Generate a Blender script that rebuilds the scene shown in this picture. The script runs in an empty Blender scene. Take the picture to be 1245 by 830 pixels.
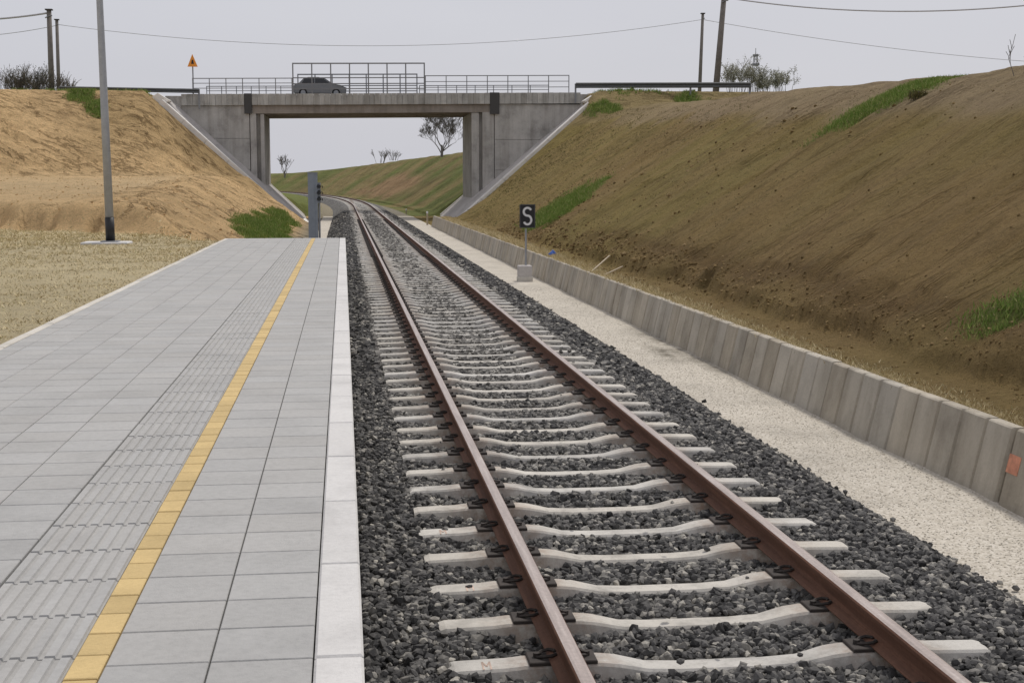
import bpy, bmesh, math, random
import numpy as np
from mathutils import Vector, Matrix

random.seed(7)
rng = np.random.default_rng(7)
scene = bpy.context.scene
COL = scene.collection

# ------------------------------------------------------------------ camera
FPX = 1664.0
PITCH = math.atan(193.0 / FPX)
YAW = math.atan(205.5 / FPX * math.cos(PITCH))
CAMZ = 2.0
cam_d = bpy.data.cameras.new("camera")
cam = bpy.data.objects.new("camera", cam_d)
COL.objects.link(cam)
cam.location = (0, 0, CAMZ)
cam.rotation_euler = (math.radians(90) - PITCH, 0, -YAW)
cam_d.sensor_width = 36.0
cam_d.lens = 36.0 * FPX / 1245.0
cam_d.clip_start = 0.05
cam_d.clip_end = 5000
scene.camera = cam

# ------------------------------------------------------------------ sky, sun, exposure
SUN_EL = math.radians(56)
SUN_AZ = math.radians(36)          # clockwise from the track direction (+Y)
world = bpy.data.worlds.new("World")
scene.world = world
world.use_nodes = True
wn = world.node_tree
wn.nodes.clear()
w_out = wn.nodes.new("ShaderNodeOutputWorld")
w_bg = wn.nodes.new("ShaderNodeBackground")
w_sky = wn.nodes.new("ShaderNodeTexSky")
w_sky.sky_type = 'NISHITA'
w_sky.sun_disc = False
w_sky.sun_elevation = SUN_EL
w_sky.sun_rotation = SUN_AZ
w_sky.dust_density = 4.0
w_sky.air_density = 1.0
w_mix = wn.nodes.new("ShaderNodeMix")
w_mix.data_type = 'RGBA'
w_mix.inputs[0].default_value = 0.90
w_mix.inputs[7].default_value = (6.25, 6.28, 6.80, 1)     # thin even cloud over the clear sky
wn.links.new(w_sky.outputs[0], w_mix.inputs[6])
w_tc = wn.nodes.new("ShaderNodeTexCoord")
w_map = wn.nodes.new("ShaderNodeMapping")
w_map.inputs["Scale"].default_value = (1, 1, 3.5)
w_nz = wn.nodes.new("ShaderNodeTexNoise")
w_nz.inputs["Scale"].default_value = 1.6
w_nz.inputs["Detail"].default_value = 5
w_rp = wn.nodes.new("ShaderNodeValToRGB")
w_rp.color_ramp.elements[0].position = .3
w_rp.color_ramp.elements[0].color = (.955, .955, .965, 1)
w_rp.color_ramp.elements[1].position = .7
w_rp.color_ramp.elements[1].color = (1.03, 1.03, 1.025, 1)
w_mul = wn.nodes.new("ShaderNodeMix")
w_mul.data_type = 'RGBA'
w_mul.blend_type = 'MULTIPLY'
w_mul.inputs[0].default_value = 1.0
wn.links.new(w_tc.outputs["Generated"], w_map.inputs["Vector"])
wn.links.new(w_map.outputs[0], w_nz.inputs["Vector"])
wn.links.new(w_nz.outputs[0], w_rp.inputs[0])
wn.links.new(w_mix.outputs[2], w_mul.inputs[6])
wn.links.new(w_rp.outputs[0], w_mul.inputs[7])
wn.links.new(w_mul.outputs[2], w_bg.inputs[0])
w_bg.inputs[1].default_value = 0.1
wn.links.new(w_bg.outputs[0], w_out.inputs[0])

sun_d = bpy.data.lights.new("sun", 'SUN')
sun_d.energy = 2.1
sun_d.angle = math.radians(7)
sun_d.color = (1.0, 0.955, 0.89)
sun = bpy.data.objects.new("sun", sun_d)
COL.objects.link(sun)
sdir = Vector((math.sin(SUN_AZ) * math.cos(SUN_EL), math.cos(SUN_AZ) * math.cos(SUN_EL), math.sin(SUN_EL)))
sun.rotation_euler = sdir.to_track_quat('Z', 'Y').to_euler()
sun.location = (60, 20, 60)

scene.view_settings.view_transform = 'Standard'
scene.view_settings.look = 'None'
scene.view_settings.exposure = 0.0
scene.view_settings.gamma = 1.0
scene.view_settings.use_curve_mapping = False

# ------------------------------------------------------------------ measuring helpers
_ct, _st, _cp, _sp = math.cos(PITCH), math.sin(PITCH), math.cos(YAW), math.sin(YAW)


def ray(px, py):
    x = (px - 622.5) / FPX
    y = (415 - py) / FPX
    return Vector((_cp * x + _sp * _st * y + _sp * _ct, -_sp * x + _cp * _st * y + _cp * _ct, _ct * y - _st))


def at(px, py, Y):
    d = ray(px, py)
    t = Y / d.y
    return Vector((d.x * t, Y, CAMZ + d.z * t))


def project(p):
    dx, dy, dz = p[0], p[1], p[2] - CAMZ
    xr = _cp * dx - _sp * dy
    fw = _sp * _ct * dx + _cp * _ct * dy - _st * dz
    up = _sp * _st * dx + _cp * _st * dy + _ct * dz
    if fw < 0.1:
        return None
    return 622.5 + FPX * xr / fw, 415 - FPX * up / fw, fw


# ------------------------------------------------------------------ numpy value noise
def vnoise(x, y, seed=0):
    x = np.asarray(x, float); y = np.asarray(y, float)
    xi = np.floor(x).astype(np.int64); yi = np.floor(y).astype(np.int64)
    xf = x - xi; yf = y - yi

    def h(a, b):
        n = (a * 374761393 + b * 668265263 + seed * 974634537) & 0xffffffff
        n = ((n ^ (n >> 13)) * 1274126177) & 0xffffffff
        n = n ^ (n >> 16)
        return (n & 0xffff) / 65535.0 * 2 - 1
    u = xf * xf * (3 - 2 * xf); v = yf * yf * (3 - 2 * yf)
    a = h(xi, yi); b = h(xi + 1, yi); c = h(xi, yi + 1); d = h(xi + 1, yi + 1)
    return (a * (1 - u) + b * u) * (1 - v) + (c * (1 - u) + d * u) * v


def fbm(x, y, seed=0, octv=3):
    t = 0.0; a = 1.0; n = 0
    for k in range(octv):
        t = t + a * vnoise(x * 2 ** k + 17.3 * k, y * 2 ** k - 9.1 * k, seed + k)
        n += a; a *= .5
    return t / n


def sstep(x):
    x = np.clip(x, 0, 1)
    return x * x * (3 - 2 * x)


# ------------------------------------------------------------------ materials
def nodes_of(name):
    m = bpy.data.materials.new(name)
    m.use_nodes = True
    nt = m.node_tree
    return m, nt, nt.nodes["Principled BSDF"]


def N(nt, typ, **kw):
    n = nt.nodes.new(typ)
    for k, v in kw.items():
        setattr(n, k, v)
    return n


def noise_node(nt, scale, detail=4, rough=.6, vec=None):
    n = N(nt, "ShaderNodeTexNoise")
    n.inputs["Scale"].default_value = scale
    n.inputs["Detail"].default_value = detail
    n.inputs["Roughness"].default_value = rough
    if vec is not None:
        nt.links.new(vec, n.inputs["Vector"])
    return n


def ramp(nt, src, stops):
    r = N(nt, "ShaderNodeValToRGB")
    el = r.color_ramp.elements
    while len(el) < len(stops):
        el.new(0.5)
    for e, (p, c) in zip(el, stops):
        e.position = p
        e.color = (c, c, c, 1) if isinstance(c, (int, float)) else (*c, 1)
    nt.links.new(src, r.inputs[0])
    return r


def mixc(nt, fac, a, b, mode='MIX'):
    m = N(nt, "ShaderNodeMix", data_type='RGBA', blend_type=mode)
    for sock, v in ((m.inputs[0], fac), (m.inputs[6], a), (m.inputs[7], b)):
        if hasattr(v, "is_linked"):
            nt.links.new(v, sock)
        elif isinstance(v, (int, float)):
            sock.default_value = v
        else:
            sock.default_value = (*v, 1)
    return m.outputs[2]


def math_n(nt, op, a, b):
    m = N(nt, "ShaderNodeMath", operation=op)
    for sock, v in ((m.inputs[0], a), (m.inputs[1], b)):
        if hasattr(v, "is_linked"):
            nt.links.new(v, sock)
        else:
            sock.default_value = v
    return m.outputs[0]


def bump(nt, bsdf, height, strength=.5, dist=.02):
    b = N(nt, "ShaderNodeBump")
    b.inputs["Strength"].default_value = strength
    b.inputs["Distance"].default_value = dist
    nt.links.new(height, b.inputs["Height"])
    nt.links.new(b.outputs[0], bsdf.inputs["Normal"])


def pos_vec(nt):
    return N(nt, "ShaderNodeNewGeometry").outputs["Position"]


def mapped(nt, vec, scale):
    m = N(nt, "ShaderNodeMapping")
    m.inputs["Scale"].default_value = scale
    nt.links.new(vec, m.inputs["Vector"])
    return m.outputs[0]


def piece_rand(nt):
    """one number per piece: differs between objects and between the loose pieces of one mesh"""
    o = N(nt, "ShaderNodeObjectInfo").outputs["Random"]
    g = N(nt, "ShaderNodeNewGeometry").outputs["Random Per Island"]
    return math_n(nt, 'FRACT', math_n(nt, 'ADD', o, g), 0.0)


def mat_concrete(name, col, var=.12, stain=.25, scale=1.0, piece=0.0, rough=.88, streak=0.0, bumpd=.004, tint=None):
    m, nt, b = nodes_of(name)
    p = pos_vec(nt)
    n1 = noise_node(nt, 1.3 * scale, 6, .65, p)
    n2 = noise_node(nt, 22 * scale, 5, .7, p)
    dark = tuple(c * (1 - stain) for c in col)
    lite = tuple(min(1, c * (1 + var)) for c in col)
    r = ramp(nt, n1.outputs[0], [(.28, dark), (.5, col), (.74, lite)])
    c = mixc(nt, .5, r.outputs[0], ramp(nt, n2.outputs[0], [(.2, .72), (.5, 1.0), (.8, 1.18)]).outputs[0], 'MULTIPLY')
    if streak:
        s = noise_node(nt, 1.0, 4, .6, mapped(nt, p, (2.2, 2.2, .18)))
        c = mixc(nt, streak, c, ramp(nt, s.outputs[0], [(.36, (.42, .39, .35)), (.58, (1, 1, 1))]).outputs[0], 'MULTIPLY')
    if piece:
        pr = piece_rand(nt)
        c = mixc(nt, 1.0, c, ramp(nt, pr, [(0, 1 - piece), (1, 1 + piece * .6)]).outputs[0], 'MULTIPLY')
        if tint:
            c = mixc(nt, 1.0, c, ramp(nt, math_n(nt, 'FRACT', math_n(nt, 'MULTIPLY', pr, 7.31), 0.0),
                                      [(0, tint[0]), (1, tint[1])]).outputs[0], 'MULTIPLY')
    nt.links.new(c, b.inputs["Base Color"])
    b.inputs["Roughness"].default_value = rough
    b.inputs["Specular IOR Level"].default_value = .25
    n3 = noise_node(nt, 90 * scale, 3, .7, p)
    bump(nt, b, math_n(nt, 'ADD', n2.outputs[0], n3.outputs[0]), .5, bumpd)
    return m


def mat_metal(name, col, rough=.5, metal=.0, var=.15):
    m, nt, b = nodes_of(name)
    n = noise_node(nt, 7, 5, .65, pos_vec(nt))
    c = ramp(nt, n.outputs[0], [(.3, tuple(x * (1 - var) for x in col)), (.7, tuple(min(1, x * (1 + var)) for x in col))])
    nt.links.new(c.outputs[0], b.inputs["Base Color"])
    b.inputs["Roughness"].default_value = rough
    b.inputs["Metallic"].default_value = metal
    return m


def mat_rust(name, base, lite, rough=.8, along=True):
    m, nt, b = nodes_of(name)
    p = pos_vec(nt)
    n1 = noise_node(nt, 1.0, 6, .7, mapped(nt, p, (30, 1.2, 30)))
    n2 = noise_node(nt, 40, 4, .7, p)
    r = ramp(nt, n1.outputs[0], [(.3, tuple(c * .7 for c in base)), (.52, base), (.75, lite)])
    c = mixc(nt, .55, r.outputs[0], ramp(nt, n2.outputs[0], [(.25, .6), (.6, 1.1)]).outputs[0], 'MULTIPLY')
    nt.links.new(c, b.inputs["Base Color"])
    b.inputs["Roughness"].default_value = rough
    b.inputs["Specular IOR Level"].default_value = .3
    bump(nt, b, n2.outputs[0], .4, .002)
    return m


def mat_stone(name, stops, rough=.9, hue=None):
    m, nt, b = nodes_of(name)
    g = piece_rand(nt)
    r = ramp(nt, g, stops)
    n = noise_node(nt, 60, 4, .7, pos_vec(nt))
    c = mixc(nt, .6, r.outputs[0], ramp(nt, n.outputs[0], [(.25, .55), (.55, 1.0), (.8, 1.35)]).outputs[0], 'MULTIPLY')
    nt.links.new(c, b.inputs["Base Color"])
    b.inputs["Roughness"].default_value = rough
    b.inputs["Specular IOR Level"].default_value = .3
    bump(nt, b, n.outputs[0], .6, .004)
    return m


def mat_island(name, stops, rough=.9, trans=0.0):
    m, nt, b = nodes_of(name)
    g = N(nt, "ShaderNodeNewGeometry").outputs["Random Per Island"]
    nt.links.new(ramp(nt, g, stops).outputs[0], b.inputs["Base Color"])
    b.inputs["Roughness"].default_value = rough
    b.inputs["Specular IOR Level"].default_value = .15
    return m


def mat_plain(name, col, rough=.6, metal=0.0, var=.08):
    return mat_metal(name, col, rough, metal, var)


M = {}
M['tile'] = mat_concrete('grey paving concrete', (.40, .396, .384), .06, .12, 1.4, piece=.055, tint=((1, 1, 1), (1.012, 1.0, .985)))
M['coping'] = mat_concrete('pale kerb concrete', (.63, .615, .595), .06, .16, 2.0, piece=.05)
M['edging'] = mat_concrete('edging concrete', (.60, .565, .50), .08, .2, 2.0, piece=.1)
M['yellow'] = mat_concrete('yellow paving concrete', (.60, .445, .21), .08, .14, 3.0, piece=.12)
M['bed'] = mat_concrete('mortar bed', (.16, .155, .145), .1, .3, 3.0)
M['sleeper'] = mat_concrete('sleeper concrete', (.56, .54, .50), .10, .36, 3.0, piece=.14, tint=((1, 1, 1), (1.0, .97, .92)))
M['rail'] = mat_rust('rail rust', (.140, .068, .042), (.23, .115, .070))
M['railtop'] = mat_rust('rail running surface', (.42, .35, .315), (.58, .52, .48), .34)
M['clip'] = mat_metal('clip steel', (.046, .037, .032), .85, 0, .35)
M['ballast'] = mat_stone('ballast stone', [(0, (.036, .035, .034)), (.35, (.092, .089, .086)), (.7, (.155, .149, .141)), (.9, (.26, .247, .222)), (1, (.48, .45, .39))])
M['dusty'] = mat_stone('dusty ballast stone', [(0, (.09, .086, .079)), (.4, (.20, .19, .173)), (.8, (.30, .285, .26)), (1, (.45, .43, .385))])
M['pebble'] = mat_stone('pale gravel stone', [(0, (.33, .295, .24)), (.5, (.51, .465, .39)), (1, (.68, .635, .55))])
M['concrete'] = mat_concrete('bridge concrete', (.43, .415, .39), .2, .38, .6, streak=.35, bumpd=.01)
M['fascia'] = mat_concrete('parapet concrete', (.46, .45, .42), .12, .3, .8, piece=.16, streak=.45, bumpd=.008)
M['girder'] = mat_concrete('girder concrete', (.30, .265, .232), .1, .3, .5, streak=.3, bumpd=.01)
M['paving'] = mat_concrete('slope paving concrete', (.52, .49, .465), .1, .3, .6, bumpd=.01)
M['kerbpale'] = mat_concrete('pale slope kerb', (.80, .77, .72), .06, .15, .8, bumpd=.008)
M['dark'] = mat_plain('dark joint rubber', (.06, .058, .055), .8)
M['galv'] = mat_metal('galvanised steel', (.36, .37, .385), .5, .3, .1)
M['galvdark'] = mat_metal('weathered steel', (.22, .225, .235), .6, .3, .12)
M['guard'] = mat_metal('guard rail steel', (.10, .105, .108), .65, .2, .2)
M['bluegrey'] = mat_metal('blue grey painted steel', (.23, .26, .30), .45, .2, .08)
M['black'] = mat_plain('black paint', (.012, .012, .014), .5)
M['white'] = mat_plain('white reflective paint', (.72, .72, .72), .5)
M['wood'] = mat_concrete('weathered pole', (.20, .18, .16), .1, .3, 1.5, streak=.2)
M['wire'] = mat_plain('overhead wire', (.48, .48, .50), .7)
M['orange'] = mat_plain('orange marker paint', (.60, .26, .16), .9, var=.35)
M['signor'] = mat_plain('orange sign face', (.80, .30, .03), .5)
M['carpaint'] = mat_plain('silver car paint', (.21, .215, .22), .35, .4)
M['glass'] = mat_plain('dark car glass', (.015, .017, .02), .12)
M['rubber'] = mat_plain('tyre rubber', (.015, .015, .015), .9)
M['asphalt'] = mat_concrete('asphalt', (.055, .055, .056), .1, .25, 4)
M['blue'] = mat_plain('blue plastic', (.05, .14, .50), .5, var=.2)
M['stake'] = mat_plain('pale timber', (.42, .35, .25), .8, var=.2)
M['bark'] = mat_plain('grey bark', (.17, .157, .147), .95, var=.3)
M['twig'] = mat_island('shrub twigs', [(0, (.09, .08, .065)), (1, (.20, .185, .155))])
M['leaf'] = mat_island('young leaves', [(0, (.26, .26, .19)), (.6, (.42, .42, .33)), (1, (.62, .62, .54))])
M['evergreen'] = mat_island('dark leaves', [(0, (.06, .062, .05)), (1, (.15, .15, .12))])
M['green'] = mat_island('green grass blades', [(0, (.12, .19, .035)), (.6, (.21, .30, .07)), (.85, (.31, .34, .10)), (1, (.45, .40, .20))])
M['straw'] = mat_island('dry grass blades', [(0, (.30, .225, .11)), (.25, (.52, .42, .23)), (.8, (.72, .61, .38)), (1, (.38, .33, .15))])
M['weed'] = mat_island('olive weeds', [(0, (.10, .09, .03)), (.6, (.16, .14, .05)), (1, (.22, .20, .09))])
M['redmark'] = mat_plain('faded red stamp', (.56, .42, .34), .9, var=.3)
M['wallpanel'] = mat_concrete('wall panel concrete', (.475, .428, .352), .10, .24, 1.6, piece=.11, streak=.42, bumpd=.006,
                              tint=((.98, 1.0, 1.03), (1.02, 1.0, .96)))

m = M['sleeper']
nt = m.node_tree
b = nt.nodes["Principled BSDF"]
src = b.inputs["Base Color"].links[0].from_socket
tc = N(nt, "ShaderNodeTexCoord")
sxx = N(nt, "ShaderNodeSeparateXYZ")
nt.links.new(tc.outputs["Object"], sxx.inputs[0])
dd = math_n(nt, 'ABSOLUTE', math_n(nt, 'SUBTRACT', math_n(nt, 'ABSOLUTE', sxx.outputs[0], 0.0), .7535), 0.0)
nn = noise_node(nt, 14, 5, .75, pos_vec(nt))
rf = math_n(nt, 'MULTIPLY', ramp(nt, dd, [(.06, .9), (.34, 0)]).outputs[0], ramp(nt, nn.outputs[0], [(.34, 0), (.62, 1)]).outputs[0])
cc = mixc(nt, rf, src, (.30, .20, .14))
nd = noise_node(nt, 5, 6, .8, pos_vec(nt))
cc = mixc(nt, math_n(nt, 'MULTIPLY', ramp(nt, nd.outputs[0], [(.52, 0), (.68, 1)]).outputs[0], .6), cc, (.27, .25, .225))
nt.links.new(cc, b.inputs["Base Color"])

# terrain: soil colour from the mesh (kind of soil at that place) with clods, stones and fine relief on top
m, nt, b = nodes_of('soil and grass')
p = pos_vec(nt)
at_c = N(nt, "ShaderNodeAttribute", attribute_name="soil")
n1 = noise_node(nt, .9, 6, .7, p)
n2 = noise_node(nt, 11, 7, .8, p)
n3 = noise_node(nt, 42, 4, .75, p)
c = mixc(nt, .9, at_c.outputs["Color"], ramp(nt, n1.outputs[0], [(.25, .74), (.5, 1.0), (.78, 1.16)]).outputs[0], 'MULTIPLY')
c = mixc(nt, .9, c, ramp(nt, n2.outputs[0], [(.30, .62), (.47, 1.0), (.66, 1.20)]).outputs[0], 'MULTIPLY')
c = mixc(nt, .7, c, ramp(nt, n3.outputs[0], [(.25, .6), (.55, 1.0), (.8, 1.3)]).outputs[0], 'MULTIPLY')
fl = N(nt, "ShaderNodeAttribute", attribute_name="flow")      # across / down the slope / how rilled
sx = N(nt, "ShaderNodeSeparateXYZ")
nt.links.new(fl.outputs["Vector"], sx.inputs[0])
fv = N(nt, "ShaderNodeCombineXYZ")
nt.links.new(math_n(nt, 'MULTIPLY', sx.outputs[0], 1.0), fv.inputs[0])
nt.links.new(math_n(nt, 'MULTIPLY', sx.outputs[1], .26), fv.inputs[1])
nr1 = noise_node(nt, 1.5, 5, .62, fv.outputs[0])
nr2 = noise_node(nt, 4.5, 4, .65, fv.outputs[0])
gate = noise_node(nt, .33, 3, .6, p)
gt = ramp(nt, gate.outputs[0], [(.42, 0), (.55, 1)]).outputs[0]
line = math_n(nt, 'ABSOLUTE', math_n(nt, 'SUBTRACT', nr1.outputs[0], .5), 0.0)
rill = math_n(nt, 'MULTIPLY', math_n(nt, 'MULTIPLY', ramp(nt, line, [(0, 1), (.035, 0)]).outputs[0], gt), sx.outputs[2])
soft = mixc(nt, math_n(nt, 'MULTIPLY', sx.outputs[2], .8), (1, 1, 1), ramp(nt, nr2.outputs[0], [(.33, .76), (.5, 1.0), (.7, 1.10)]).outputs[0])
c = mixc(nt, 1.0, c, soft, 'MULTIPLY')
c = mixc(nt, math_n(nt, 'MULTIPLY', rill, .6), c, mixc(nt, 1.0, c, (.42, .36, .30), 'MULTIPLY'))
nt.links.new(c, b.inputs["Base Color"])
b.inputs["Roughness"].default_value = .95
b.inputs["Specular IOR Level"].default_value = .1
hh = math_n(nt, 'ADD', math_n(nt, 'MULTIPLY', n2.outputs[0], 2.2), n3.outputs[0])
n4 = noise_node(nt, 2.6, 5, .7, p)
hh = math_n(nt, 'ADD', hh, math_n(nt, 'MULTIPLY', n4.outputs[0], 3.0))
hh = math_n(nt, 'SUBTRACT', hh, math_n(nt, 'MULTIPLY', rill, 4.5))
hh = math_n(nt, 'ADD', hh, math_n(nt, 'MULTIPLY', math_n(nt, 'MULTIPLY', nr2.outputs[0], sx.outputs[2]), 3.0))
bump(nt, b, hh, 1.0, .07)
M['soil'] = m

# bed of the ballast below the loose stones, also what is seen far off
m, nt, b = nodes_of('packed ballast')
p = pos_vec(nt)
v = N(nt, "ShaderNodeTexVoronoi")
v.inputs["Scale"].default_value = 17
nt.links.new(p, v.inputs["Vector"])
sep = N(nt, "ShaderNodeSeparateColor")
nt.links.new(v.outputs["Color"], sep.inputs[0])
cr = ramp(nt, sep.outputs[0], [(0, (.045, .044, .043)), (.6, (.13, .125, .118)), (.9, (.22, .21, .19)), (1, (.36, .34, .30))])
n1 = noise_node(nt, .35, 4, .6, p)
c = mixc(nt, .8, cr.outputs[0], ramp(nt, n1.outputs[0], [(.3, .75), (.7, 1.2)]).outputs[0], 'MULTIPLY')
nt.links.new(c, b.inputs["Base Color"])
b.inputs["Roughness"].default_value = .92
b.inputs["Specular IOR Level"].default_value = .2
bump(nt, b, v.outputs["Distance"], -1.0, .05)
M['ballastbed'] = m

# fine pale gravel path with one dark wet patch of its own
m, nt, b = nodes_of('pale fine gravel')
p = pos_vec(nt)
v = N(nt, "ShaderNodeTexVoronoi")
v.inputs["Scale"].default_value = 55
nt.links.new(p, v.inputs["Vector"])
sep = N(nt, "ShaderNodeSeparateColor")
nt.links.new(v.outputs["Color"], sep.inputs[0])
cr = ramp(nt, sep.outputs[0], [(0, (.40, .36, .295)), (.5, (.52, .475, .40)), (1, (.62, .575, .50))])
n1 = noise_node(nt, .8, 5, .65, p)
c = mixc(nt, .85, cr.outputs[0], ramp(nt, n1.outputs[0], [(.28, .78), (.5, 1.0), (.75, 1.1)]).outputs[0], 'MULTIPLY')
st = N(nt, "ShaderNodeAttribute", attribute_name="stain")
ns = noise_node(nt, 2.2, 4, .7, p)
sf = math_n(nt, 'MULTIPLY', st.outputs["Fac"], ramp(nt, ns.outputs[0], [(.35, 0), (.6, 1)]).outputs[0])
c = mixc(nt, sf, c, (.11, .095, .07))
nt.links.new(c, b.inputs["Base Color"])
b.inputs["Roughness"].default_value = .95
b.inputs["Specular IOR Level"].default_value = .15
bump(nt, b, v.outputs["Distance"], -.35, .012)
M['gravel'] = m


# ------------------------------------------------------------------ building helpers
def tag(o, label=None, cat=None, group=None, kind=None):
    if label: o['label'] = label
    if cat: o['category'] = cat
    if group: o['group'] = group
    if kind: o['kind'] = kind
    return o


def empty(name, loc, label=None, cat=None, group=None):
    o = bpy.data.objects.new(name, None)
    o.location = loc
    o.empty_display_size = .2
    COL.objects.link(o)
    return tag(o, label, cat, group)


def link(name, me, parent=None, loc=None):
    o = bpy.data.objects.new(name, me)
    COL.objects.link(o)
    if parent is not None:
        o.parent = parent
    if loc is not None:
        o.location = loc
    return o


def world_loc(o):
    v = Vector((0, 0, 0))
    while o is not None:
        v = v + Vector(o.location)
        o = o.parent
    return v


class MB:
    def __init__(s):
        s.v = []; s.f = []; s.mi = []

    def add(s, vs, fs, mi=0):
        k = len(s.v)
        s.v += [tuple(q) for q in vs]
        s.f += [tuple(i + k for i in q) for q in fs]
        s.mi += [mi] * len(fs)
        return s

    def box(s, x0, x1, y0, y1, z0, z1, mi=0, ch=0.0):
        if ch <= 0:
            vs = [(x0, y0, z0), (x1, y0, z0), (x1, y1, z0), (x0, y1, z0), (x0, y0, z1), (x1, y0, z1), (x1, y1, z1), (x0, y1, z1)]
            fs = [(3, 2, 1, 0), (4, 5, 6, 7), (0, 1, 5, 4), (1, 2, 6, 5), (2, 3, 7, 6), (3, 0, 4, 7)]
        else:
            c = ch
            vs = [(x0, y0, z0), (x1, y0, z0), (x1, y1, z0), (x0, y1, z0),
                  (x0, y0, z1 - c), (x1, y0, z1 - c), (x1, y1, z1 - c), (x0, y1, z1 - c),
                  (x0 + c, y0 + c, z1), (x1 - c, y0 + c, z1), (x1 - c, y1 - c, z1), (x0 + c, y1 - c, z1)]
            fs = [(3, 2, 1, 0), (0, 1, 5, 4), (1, 2, 6, 5), (2, 3, 7, 6), (3, 0, 4, 7),
                  (4, 5, 9, 8), (5, 6, 10, 9), (6, 7, 11, 10), (7, 4, 8, 11), (8, 9, 10, 11)]
        return s.add(vs, fs, mi)

    def prism(s, poly, a0, a1, axis='y', mi=0):
        """polygon extruded along an axis; poly in (x,z) for 'y', (y,z) for 'x', (x,y) for 'z'"""
        def P(u, w, a):
            return (u, a, w) if axis == 'y' else ((a, u, w) if axis == 'x' else (u, w, a))
        n = len(poly)
        vs = [P(u, w, a0) for u, w in poly] + [P(u, w, a1) for u, w in poly]
        fs = [tuple(range(n)), tuple(range(2 * n - 1, n - 1, -1))] + [(i, i + n, (i + 1) % n + n, (i + 1) % n) for i in range(n)]
        return s.add(vs, fs, mi)

    def bar(s, p0, p1, w, h=None, mi=0):
        """square bar between two points"""
        h = h or w
        p0 = Vector(p0); p1 = Vector(p1)
        d = (p1 - p0).normalized()
        up = Vector((0, 0, 1)) if abs(d.z) < .95 else Vector((0, 1, 0))
        a = d.cross(up).normalized() * w / 2
        c = a.cross(d).normalized() * h / 2
        vs = []
        for p_ in (p0, p1):
            vs += [p_ - a - c, p_ + a - c, p_ + a + c, p_ - a + c]
        return s.add(vs, [(3, 2, 1, 0), (4, 5, 6, 7), (0, 1, 5, 4), (1, 2, 6, 5), (2, 3, 7, 6), (3, 0, 4, 7)], mi)

    def tube(s, pts, radii, n=8, mi=0, cap=True):
        pts = [Vector(q) for q in pts]
        if isinstance(radii, (int, float)):
            radii = [radii] * len(pts)
        vs = []; fs = []
        ref = Vector((0, 0, 1))
        for i, q in enumerate(pts):
            d = (pts[min(i + 1, len(pts) - 1)] - pts[max(i - 1, 0)]).normalized()
            u = ref if abs(d.dot(ref)) < .95 else Vector((1, 0, 0))
            a = d.cross(u).normalized(); c_ = a.cross(d).normalized()
            for k in range(n):
                t = 2 * math.pi * k / n
                vs.append(q + (a * math.cos(t) + c_ * math.sin(t)) * radii[i])
        for i in range(len(pts) - 1):
            for k in range(n):
                fs.append((i * n + k, i * n + (k + 1) % n, (i + 1) * n + (k + 1) % n, (i + 1) * n + k))
        if cap:
            fs.append(tuple(range(n - 1, -1, -1)))
            fs.append(tuple(range((len(pts) - 1) * n, len(pts) * n)))
        return s.add(vs, fs, mi)

    def mesh(s, name, mats, off=(0, 0, 0), smooth=False, fix=True):
        me = bpy.data.meshes.new(name)
        o = Vector(off)
        me.from_pydata([tuple(Vector(q) - o) for q in s.v], [], s.f)
        for mm in (mats if isinstance(mats, (list, tuple)) else [mats]):
            me.materials.append(mm)
        if any(s.mi):
            me.polygons.foreach_set("material_index", s.mi)
        if fix:
            bm = bmesh.new(); bm.from_mesh(me)
            bmesh.ops.recalc_face_normals(bm, faces=bm.faces)
            bm.to_mesh(me); bm.free()
        if smooth:
            me.polygons.foreach_set("use_smooth", [True] * len(me.polygons))
        return me

    def build(s, name, mats, parent=None, smooth=False, fix=True):
        off = world_loc(parent) if parent is not None else (0, 0, 0)
        return link(name, s.mesh(name, mats, off, smooth, fix), parent)

    def thing(s, name, mats, origin, smooth=False):
        return link(name, s.mesh(name, mats, origin, smooth), None, origin)


def np_mesh(name, verts, faces_flat, nper, mat, attr=None):
    me = bpy.data.meshes.new(name)
    nv = len(verts); nf = len(faces_flat) // nper
    me.vertices.add(nv)
    me.vertices.foreach_set("co", np.ascontiguousarray(verts, dtype=np.float32).ravel())
    me.loops.add(nf * nper)
    me.loops.foreach_set("vertex_index", np.ascontiguousarray(faces_flat, dtype=np.int32))
    me.polygons.add(nf)
    me.polygons.foreach_set("loop_start", np.arange(0, nf * nper, nper, dtype=np.int32))
    me.update(calc_edges=True)
    me.materials.append(mat)
    me.shade_flat()
    if attr:
        for an, (typ, data) in attr.items():
            a_ = me.attributes.new(an, typ, 'POINT')
            a_.data.foreach_set("color" if 'COLOR' in typ else ("vector" if 'VECTOR' in typ else "value"), np.ascontiguousarray(data, dtype=np.float32).ravel())
    return me


# ------------------------------------------------------------------ the line of the track
TX = 1.708            # track centre beside the camera
S0, R = 118.0, 1250.0  # the line curves left from here


def to_world(s, o):
    s = np.asarray(s, float); o = np.asarray(o, float)
    th = np.clip(s - S0, 0, None) / R
    x = np.where(s < S0, TX + o, TX - R + (R + o) * np.cos(th))
    y = np.where(s < S0, s, S0 + (R + o) * np.sin(th))
    return x, y


def to_track(x, y):
    x = np.asarray(x, float); y = np.asarray(y, float)
    cx = TX - R
    th = np.arctan2(y - S0, x - cx)
    rr = np.hypot(y - S0, x - cx)
    return np.where(y < S0, y, S0 + R * th), np.where(y < S0, x - TX, rr - R)


PL_END = 34.95         # end of the platform
PL_Z = 0.61
PL_X0, PL_X1 = -2.955, 0.044
WALL_O = 3.78
WALL_END = 86.0


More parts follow.
